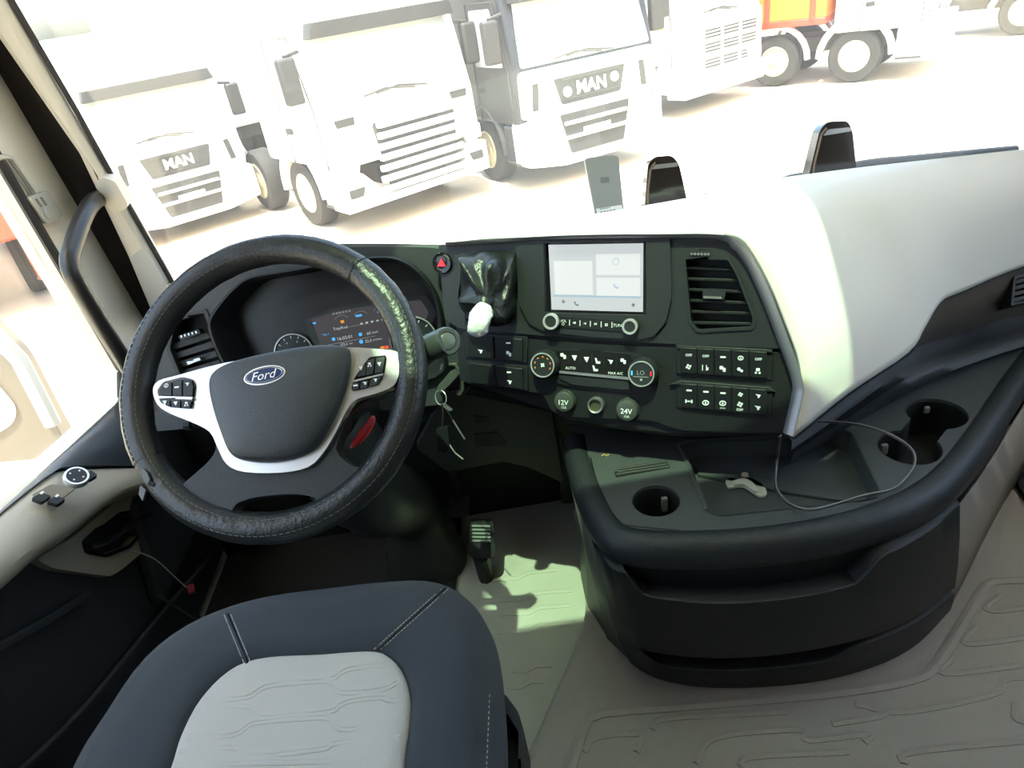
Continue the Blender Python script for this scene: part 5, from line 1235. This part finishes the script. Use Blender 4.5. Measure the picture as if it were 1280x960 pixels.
def ph(t, f):
    lab = f.P([(745, 261), (777, 256), (779, 264), (747, 269)], 0.001)
    l = build(MB().prism(f, lab, 0.0, 0.0012), 'paper_label', mat('label_paper', (0.8, 0.8, 0.82), 0.7), t)
    a, b = f.px(747, 262, 0.001), f.px(776, 257.5, 0.001); ang = math.atan2(b[1]-a[1], b[0]-a[0])
    mb = MB()
    for k, (y, ww) in enumerate(((262.0, 15), (265.2, 22))):
        u, v = f.px(754+ww/2-5, y-1.6, 0.001); sc = f.sc(754, 262); 
        for j in range(5):
            mb.prism(f, [(u+(j-2.5)*ww*sc/5*0.9*math.cos(ang)+dx_*sc, v+(j-2.5)*ww*sc/5*0.9*math.sin(ang)+dy_*sc) for dx_, dy_ in ((0, -0.8), (ww/5*0.7, -0.5), (ww/5*0.7, 0.9), (0, 0.6))], 0.0012, 0.0016)
    build(mb, 'print', mat('label_ink', (0.25, 0.25, 0.3), 0.7), l, smooth=0)
    c = f.P([(750, 222), (761, 221), (762, 228), (751, 229)], 0.0)
    build(MB().prism(f, c, 0.0, 0.0008), 'vent_patch', mat('patch_grey', (0.16, 0.16, 0.16), 0.5), t)
upright('toll_device', 'flat grey handset with paper label standing behind the dash crest', 'handset', [(744, 268), (780, 263), (773, 196), (768, 194), (735, 197), (731, 200)], 1.42, 0.018, GREYP, ph)
GLB = mat('glossy_brown_black', (0.016, 0.011, 0.010), 0.12, coat=0.5)
BRN = mat('glare_edge', (0.20, 0.14, 0.09), 0.25, 0.6)
def fin(x0):
    def g(t, f):
        k = x0
        q = [(k[0], k[1]) for k in x0]
        build(MB().tube(cr([f.W(x, y, 0.002) for x, y in q[:5]], 4), 0.0022, 8), 'glare_edge', BRN, t)  # brown glare down the fin's side, built as a coloured rim
        build(MB().prism(f, rnd(f.P(q[5:9], 0.0), 0.004), 0.0, 0.003), 'shiny_band', mat('band_grey', (0.35, 0.34, 0.33), 0.25, 0.5), t, bevel=0.001)
    return g
upright('dash_fin', 'glossy dark brown upright fin beside the grey handset', 'device', [(806, 258), (859, 250), (849, 205), (840, 194), (818, 196), (810, 205)], 1.42, 0.035, GLB,
        fin([(810, 256), (810, 240), (812, 222), (814, 210), (819, 203), (814, 212), (848, 208), (846, 203), (818, 206)]))
upright('dash_fin', 'glossy dark brown upright fin next to the wiper arm', 'device', [(1010, 224), (1071, 214), (1066, 164), (1060, 151), (1034, 152), (1025, 162)], 1.46, 0.035, GLB,
        fin([(1016, 221), (1018, 205), (1023, 184), (1027, 168), (1033, 160), (1028, 170), (1064, 164), (1062, 159), (1034, 162)]))
# wiper outside the screen
wi = thing('wiper', 'black windscreen wiper resting at the foot of the glass', 'wiper', WS.W(1000, 228, -0.05))
WB = Fr(WS.o-WS.n*0.03, WS.n)
build(MB().tube(cr([WB.W(955, 236), WB.W(985, 224), WB.W(1012, 219), WB.W(1080, 205), WB.W(1150, 198), WB.W(1270, 187)], 4), 0.011, 8), 'arm', BLK, wi)
build(MB().tube([WB.W(990, 226), WB.W(1130, 203), WB.W(1265, 190)], 0.007, 6), 'blade', RUBB, wi)

# ================================================================== OUTSIDE: THE TRUCK YARD
G = -1.5
gd = build(MB().grid([[V((-90+30*i, -60+30*j, G)) for i in range(7)] for j in range(8)]), 'ground', mat('sandy_ground', (0.60, 0.50, 0.36), 0.9, bump=0.6, bscale=6, var=0.12, vscale=0.35))
tag(gd, 'bright sandy yard with tyre worn patches', 'ground', kind='structure')
TF_ = Fr((0, 0, 0), (0, 1, 0))                      # truck front: u to our right, v up, d outwards
SF_ = Fr((0, 0, 0), (1, 0, 0))                      # truck side: u forwards, v up
TYRE = mat('tyre_rubber', (0.022, 0.020, 0.018), 0.8); RIMM = mat('dusty_rim', (0.55, 0.48, 0.32), 0.5, 0.3)
TW = mat('truck_white', (0.78, 0.77, 0.74), 0.35); TK = mat('truck_black', (0.03, 0.03, 0.035), 0.3)
TG = mat('truck_grey_plastic', (0.035, 0.034, 0.033), 0.6); TGL = mat('truck_glass', (0.45, 0.48, 0.5), 0.1); LAMP = mat('lamp_glass', (0.7, 0.68, 0.62), 0.15)  # lorry glass is coloured pale to stand in for reflected sky
TR = mat('truck_red', (0.60, 0.06, 0.03), 0.4); TO = mat('truck_orange', (0.75, 0.22, 0.03), 0.45); TCH = mat('chassis_dark', (0.06, 0.055, 0.05), 0.7); TYL = mat('truck_yellow', (0.75, 0.65, 0.05), 0.5)
_wheel = {}
def wheel(parent, depth, side, r=0.5, w=0.32, rim=RIMM):
    key = (rim.name, side)
    if key not in _wheel:
        f = Fr((0, 0, 0), (side, 0, 0))
        ty = MB().lathe(f, (0, 0), [(r*0.55, -w/2), (r*0.92, -w/2), (r, -w/2+0.05), (r, w/2-0.05), (r*0.92, w/2), (r*0.60, w/2), (r*0.56, w/2-0.03)], 36)
        t = build(ty, 'wheel', TYRE, parent, local=True, smooth=40)
        rm = MB().lathe(f, (0, 0), [(r*0.60, w/2-0.01), (r*0.54, w/2+0.01), (r*0.5, w/2-0.03), (r*0.40, w/2-0.10), (r*0.28, w/2-0.06), (r*0.24, w/2+0.0), (r*0.12, w/2+0.02), (0.001, w/2+0.02)], 36)
        build(rm, 'rim', rim, t, local=True, smooth=40)
        for k in range(10):
            a = 2*math.pi*k/10
            build(MB().lathe(f, (0.40*r*math.cos(a), 0.40*r*math.sin(a)), [(0.028, w/2-0.11), (0.028, w/2-0.06), (0.001, w/2-0.055)], 8), 'rim_hole', TG, t, local=True)
        _wheel[key] = t
    else:
        t = copy_tree(_wheel[key], parent)
    t.location = (side*1.02, depth, r)
    return t
def bx(parent, name, u0, u1, d0, d1, z0, z1, m, bev=0.02):
    return build(MB().box((-(u0+u1)/2, (d0+d1)/2, (z0+z1)/2), (abs(u1-u0), abs(d1-d0), abs(z1-z0))), name, m, parent, bevel=bev, local=True)
def plate(parent, name, poly, d0, d1, m, r=0.0, bev=0.01, holes=()):
    return build(MB().prism(TF_, rnd(poly, r) if r else poly, d0, d1, holes=holes), name, m, parent, bevel=bev, local=True)
def cabin(name, label, cat, pos, ang, body, roof=3.3, depth=2.2, sunvisor=TG, group='lorries parked in the yard', length=6.0, rear=True):
    a = rad(ang); t = thing(name, label, cat, (pos[0], pos[1], G), group=group, rz=a+math.pi)
    prof = [(-0.05, 0.95), (0.02, 1.15), (0.0, 1.70), (-0.22, 2.62), (-0.35, roof-0.1), (-0.6, roof), (-depth, roof), (-depth-0.05, 0.95)]
    build(MB().prism(SF_, prof, -1.22, 1.22), 'cab', body, t, bevel=0.07, seg=3, local=True)
    # windscreen lies on the sloping front
    sl = Fr((0, 0.0, 1.70), (0, 0.92, 0.22)); 
    build(MB().prism(sl, rnd([(-1.12, 0.02), (1.12, 0.02), (1.02, 0.90), (-1.02, 0.90)], 0.06), 0.0, 0.015), 'windscreen', TGL, t, local=True)
    for s in (-1, 1):
        wp = build(MB().tube([sl.w(s*0.1+0.35, 0.03, 0.03), sl.w(s*0.1-0.1, 0.10, 0.03), sl.w(s*0.1-0.45, 0.06, 0.03)], 0.012, 5), 'wiper', TCH, t, local=True)
    plate(t, 'sun_visor', [(-1.1, 2.52), (1.1, 2.52), (1.05, 2.70), (-1.05, 2.70)], -0.2, 0.02, sunvisor)
    # side windows, door lines and mirrors
    for s in (-1, 1):
        f = Fr((s*1.222, 0, 0), (s, 0, 0)); q = lambda pts: [(d*s, z) for d, z in pts]
        build(MB().prism(f, rnd(q([(-0.30, 1.75), (-1.15, 1.75), (-1.15, 2.5), (-0.50, 2.5)]), 0.05), 0, 0.01), 'side_window', TGL, t, local=True)
        build(MB().tube([f.w(x, z, 0.0) for x, z in q([(-0.18, 0.95), (-0.18, 1.7), (-0.42, 2.58), (-1.25, 2.58), (-1.25, 0.95)])], 0.010, 5), 'door_gap', TCH, t, local=True)
        build(MB().prism(f, rnd(q([(-1.18, 1.38), (-1.02, 1.38), (-1.02, 1.46), (-1.18, 1.46)]), 0.02), 0, 0.03), 'door_handle', TG, t, local=True)
        mi = build(MB().box((s*1.42, -0.18, 2.1), (0.24, 0.14, 0.55)), 'mirror', TG, t, bevel=0.04, seg=3, local=True)
        build(MB().tube([V((s*1.2, -0.2, 2.42)), V((s*1.42, -0.18, 2.38))], 0.025, 6), 'mirror_arm', TG, t, local=True)
        # wheel arch
        ar = [(-0.62+0.68*math.cos(b)-0.7, 0.5+0.68*math.sin(b)) for b in [rad(180-15*k) for k in range(13)]]
        build(MB().tube([f.w(d*s, z, -0.1) for d, z in ar], 0.07, 8, flat=1.6, up=(1, 0, 0)), 'wheel_arch', body if body is not TK else TG, t, local=True)
        build(MB().box((s*1.12, -0.30, 0.68), (0.2, 0.55, 0.55)), 'step_panel', body, t, bevel=0.04, local=True)
        build(MB().box((s*1.12, -0.34, 0.42), (0.24, 0.45, 0.04)), 'step', TG, t, bevel=0.01, local=True)
    bx(t, 'chassis', -0.45, 0.45, -length, -0.3, 0.55, 0.85, TCH)
    for s in (-1, 1):
        wheel(t, -1.32, s)
        if rear: wheel(t, -length+1.0, s)
    return t
def label_text(t, s, u, z, w, m, d=0.06, h=None):
    mb = MB(); text(mb, TF_, s, (u, z), w=w, h=h, d=d, bold=0.03); return build(mb, 'lettering', m, t, smooth=0, local=True)

def lion_truck(pos, ang, body, label, rest='', grp='lorries parked in the yard'):
    t = cabin('lorry', label, 'truck', pos, ang, body, roof=3.5, group=grp, length=4.6)
    plate(t, 'front_panel', [(-1.2, 1.05), (1.2, 1.05), (1.18, 1.68), (-1.18, 1.68)], -0.05, 0.03, TW, 0.08)
    g = plate(t, 'upper_grille', [(-0.62, 1.50), (0.62, 1.50), (0.52, 1.14), (-0.52, 1.14)], 0.0, 0.045, TG, 0.03)
    plate(t, 'grille_frame', [(-0.74, 1.58), (0.74, 1.58), (0.58, 1.08), (-0.58, 1.08)], 0.0, 0.05, TW, 0.03, holes=[list(reversed([(-0.66, 1.53), (0.66, 1.53), (0.53, 1.13), (-0.53, 1.13)]))])
    label_text(t, 'MAN', 0.0, 1.33, 0.52, TW)
    if rest:
        build(MB().prism(TF_, circ(-0.42, 1.30, 0.07, 14), 0.04, 0.06), 'badge', TW, t, local=True); build(MB().prism(TF_, circ(0.42, 1.36, 0.07, 14), 0.04, 0.06), 'badge', TW, t, local=True)
    for z in (1.20, 1.46): bx(g, 'slat', -0.5, 0.5, 0.03, 0.055, z, z+0.015, TCH, 0.0)
    bump = plate(t, 'bumper', [(-1.24, 0.40), (-0.6, 0.30), (0.6, 0.30), (1.24, 0.40), (1.24, 0.98), (0.95, 1.08), (-0.95, 1.08), (-1.24, 0.98)], -0.25, 0.10, TW, 0.05, 0.03)
    lg = plate(t, 'lower_grille', [(-0.62, 1.02), (0.62, 1.02), (0.48, 0.45), (-0.48, 0.45)], 0.08, 0.115, TG, 0.03)
    for z in (0.86, 0.66): bx(lg, 'slat', -0.56, 0.56, 0.10, 0.14, z, z+0.05, TW, 0.01)
    bx(t, 'number_plate', -0.24, 0.24, 0.11, 0.135, 0.66, 0.78, TW, 0.004)
    for s in (-1, 1):
        plate(t, 'headlamp', [(s*0.72, 1.0), (s*1.18, 0.95), (s*1.2, 0.74), (s*0.80, 0.80)][::s], 0.09, 0.125, LAMP, 0.03)
        plate(t, 'corner_vent', [(s*0.88, 1.50), (s*0.98, 1.50), (s*1.02, 1.14), (s*0.92, 1.14)][::s], 0.02, 0.045, TG, 0.0)
    return t
def mid(L, R, h, du=0.0, k=1.0):
    a, b = AZ(*L, G+h), AZ(*R, G+h); a = CAM+(a-CAM)*k; b = CAM+(b-CAM)*k; d = (b-a); d.z = 0; d.normalize(); c = (a+b)/2+d*du
    return (c.x, c.y), math.degrees(math.atan2(d.y, d.x))
p_, a_ = mid((172, 279), (313, 243), 0.4, 0.0, 1.0)
lt = lion_truck(p_, 35.4, TW, 'white lorry with lettered dark grille close to the windscreen pillar'); lt.scale = (0.86, 0.9, 0.86)
p_, a_ = mid((672, 210), (785, 178), 0.35, 0.20, 1.0)
lion_truck(p_, a_, TK, 'black sided lorry with white front beside the ribbed white lorry', 'x')

# white lorry with the ribbed grille
p_, a_ = mid((440, 268), (602, 213), 0.35)
t = cabin('lorry', 'white lorry with broad horizontal grille ribs and long trailer', 'truck', p_, a_, TW, roof=2.95, sunvisor=TG, group='lorries parked in the yard', length=4.2)
plate(t, 'front_panel', [(-1.2, 0.95), (1.2, 0.95), (1.18, 1.68), (-1.18, 1.68)], -0.05, 0.03, TW, 0.08)
gr = plate(t, 'grille', [(-0.55, 1.42), (0.80, 1.42), (0.72, 0.45), (-0.45, 0.45)], 0.0, 0.05, TG, 0.04)
for k in range(7):
    z = 0.50+0.14*k; bx(gr, 'grille_rib', -0.62+0.02*k, 0.84, 0.03, 0.11, z, z+0.085, TW, 0.02)
plate(t, 'bumper', [(-1.24, 0.38), (1.24, 0.38), (1.24, 0.80), (0.95, 0.86), (0.8, 0.48), (-0.55, 0.48), (-0.9, 0.86), (-1.24, 0.80)], -0.3, 0.10, TW, 0.03, 0.03)
for s in (-1, 1):
    plate(t, 'headlamp', [(s*0.86, 1.02), (s*1.2, 1.06), (s*1.2, 0.86), (s*0.92, 0.84)][::s], 0.02, 0.07, LAMP, 0.03)
    plate(t, 'fog_lamp_slot', [(s*0.9, 0.68), (s*1.15, 0.68), (s*1.15, 0.56), (s*0.95, 0.56)][::s], 0.08, 0.11, TG, 0.02)
    plate(t, 'intake_slot', [(s*0.78, 1.56), (s*1.08, 1.56), (s*1.06, 1.46), (s*0.80, 1.46)][::s], 0.02, 0.045, TG, 0.02)
tl = thing('semi_trailer', 'long pale box trailer coupled behind the ribbed lorry', 'trailer', (p_[0], p_[1], G), rz=rad(a_)+math.pi)
bx(tl, 'box_body', -1.2, 1.2, -11.0, -4.35, 1.25, 3.6, TW, 0.03); bx(tl, 'side_rail', -1.22, 1.22, -10.8, -4.4, 1.05, 1.25, TG, 0.01)
for d in (-6.6, -7.9, -9.2):
    for s in (-1, 1): wheel(tl, d, s)
bx(tl, 'tool_box', -1.1, -0.8, -5.6, -4.9, 0.65, 1.05, TR, 0.02)

# white lorry behind the black one
p_, a_ = mid((850, 126), (948, 95), 0.35)
t = cabin('lorry', 'white lorry with slotted grille and yellow stripe behind the black lorry', 'truck', p_, a_, TW, roof=3.4, group='lorries parked in the yard', length=3.8)
plate(t, 'front_panel', [(-1.2, 0.5), (1.2, 0.5), (1.18, 1.68), (-1.18, 1.68)], -0.1, 0.06, TW, 0.08)
for z0 in (1.32, 1.08, 0.80):
    for c in range(3):
        for k in range(3): bx(t, 'grille_slot', -0.55+0.55*c, -0.10+0.55*c, 0.05, 0.075, z0+0.06*k, z0+0.06*k+0.03, TG, 0.004)
plate(t, 'bumper', [(-1.24, 0.35), (1.24, 0.35), (1.24, 0.7), (-1.24, 0.7)], -0.3, 0.12, TW, 0.04, 0.03)
bx(t, 'stripe', -1.235, -1.22, -1.6, -0.35, 1.60, 1.70, TYL, 0.0)
for s in (-1, 1): plate(t, 'headlamp', [(s*0.7, 0.95), (s*1.15, 0.95), (s*1.15, 0.78), (s*0.75, 0.78)][::s], 0.05, 0.10, LAMP, 0.03)

# tipper with orange body seen from its side
h_ = V((AZ(1066, 102, G).x-AZ(969, 107, G).x, AZ(1066, 102, G).y-AZ(969, 107, G).y, 0)).normalized()
left_ = V((-h_.y, h_.x, 0)); w2 = AZ(1066, 102, G); w1 = AZ(969, 107, G); axd = (w2-w1).length
fc = V((w2.x, w2.y, 0))+h_*1.32+left_*1.02
a_ = math.degrees(math.atan2(h_.x, -h_.y))
t = cabin('tipper_lorry', 'white cab tipper with orange red skip and two steered axles', 'truck', (fc.x, fc.y), a_, TW, roof=3.2, depth=1.7, group='lorries parked in the yard', length=4.1, rear=False)
for s in (-1, 1):
    wheel(t, -1.32-axd, s)
    f = Fr((s*1.222, 0, 0), (s, 0, 0)); ar = [(-1.32-axd+0.66*math.cos(b), 0.5+0.66*math.sin(b)) for b in [rad(180-15*k) for k in range(13)]]
    build(MB().tube([f.w(d*s, z, -0.1) for d, z in ar], 0.06, 8, flat=1.6, up=(1, 0, 0)), 'wheel_arch', TW, t, local=True)
bx(t, 'skip', -1.22, 1.22, -4.1, -1.9, 1.25, 2.8, TO, 0.04)
for k in range(3): bx(t, 'skip_rib', -1.27, 1.27, -4.0+0.9*k, -3.9+0.9*k, 1.25, 2.8, TR, 0.01)
bx(t, 'skip_rail', -1.25, 1.25, -4.1, -1.9, 1.15, 1.27, TR, 0.01)
plate(t, 'bumper', [(-1.24, 0.45), (1.24, 0.45), (1.24, 1.0), (-1.24, 1.0)], -0.5, 0.15, TW, 0.04, 0.03)
f = Fr((1.222, 0, 0), (1, 0, 0))
mb = MB(); text(mb, f, '2.38', (0.05, 1.25), w=0.3, d=0.03); build(mb, 'lettering', TG, t, smooth=0, local=True)
p4 = AZ(1265, 45, G)
t = cabin('lorry', 'white lorry parked beyond the orange tipper', 'truck', (p4.x+0.2+left_.x*1.0+h_.x*1.3, p4.y+left_.y*1.0+h_.y*1.3), a_, TW, roof=3.2, group='lorries parked in the yard')
plate(t, 'bumper', [(-1.24, 0.45), (1.24, 0.45), (1.24, 1.0), (-1.24, 1.0)], -0.5, 0.12, TW, 0.04, 0.03)
# red lorry seen through the door window
t = cabin('lorry', 'red flatbed lorry seen through the driver door window', 'truck', (AZ(62, 392, G).x-0.8, AZ(62, 392, G).y-0.5), 33, TR, roof=2.6, depth=1.6, group='lorries parked in the yard')
for k in range(6):
    for s in (-1, 1): bx(t, 'stake', s*1.2-0.03, s*1.2+0.03, -6.0+0.8*k, -5.92+0.8*k, 1.0, 1.9, TR, 0.005)
for z in (1.25, 1.55, 1.85):
    for s in (-1, 1): bx(t, 'side_board', s*1.2-0.02, s*1.2+0.02, -6.1, -1.8, z, z+0.16, TO, 0.005)
bx(t, 'flatbed', -1.22, 1.22, -6.2, -1.7, 0.95, 1.1, TR, 0.01)
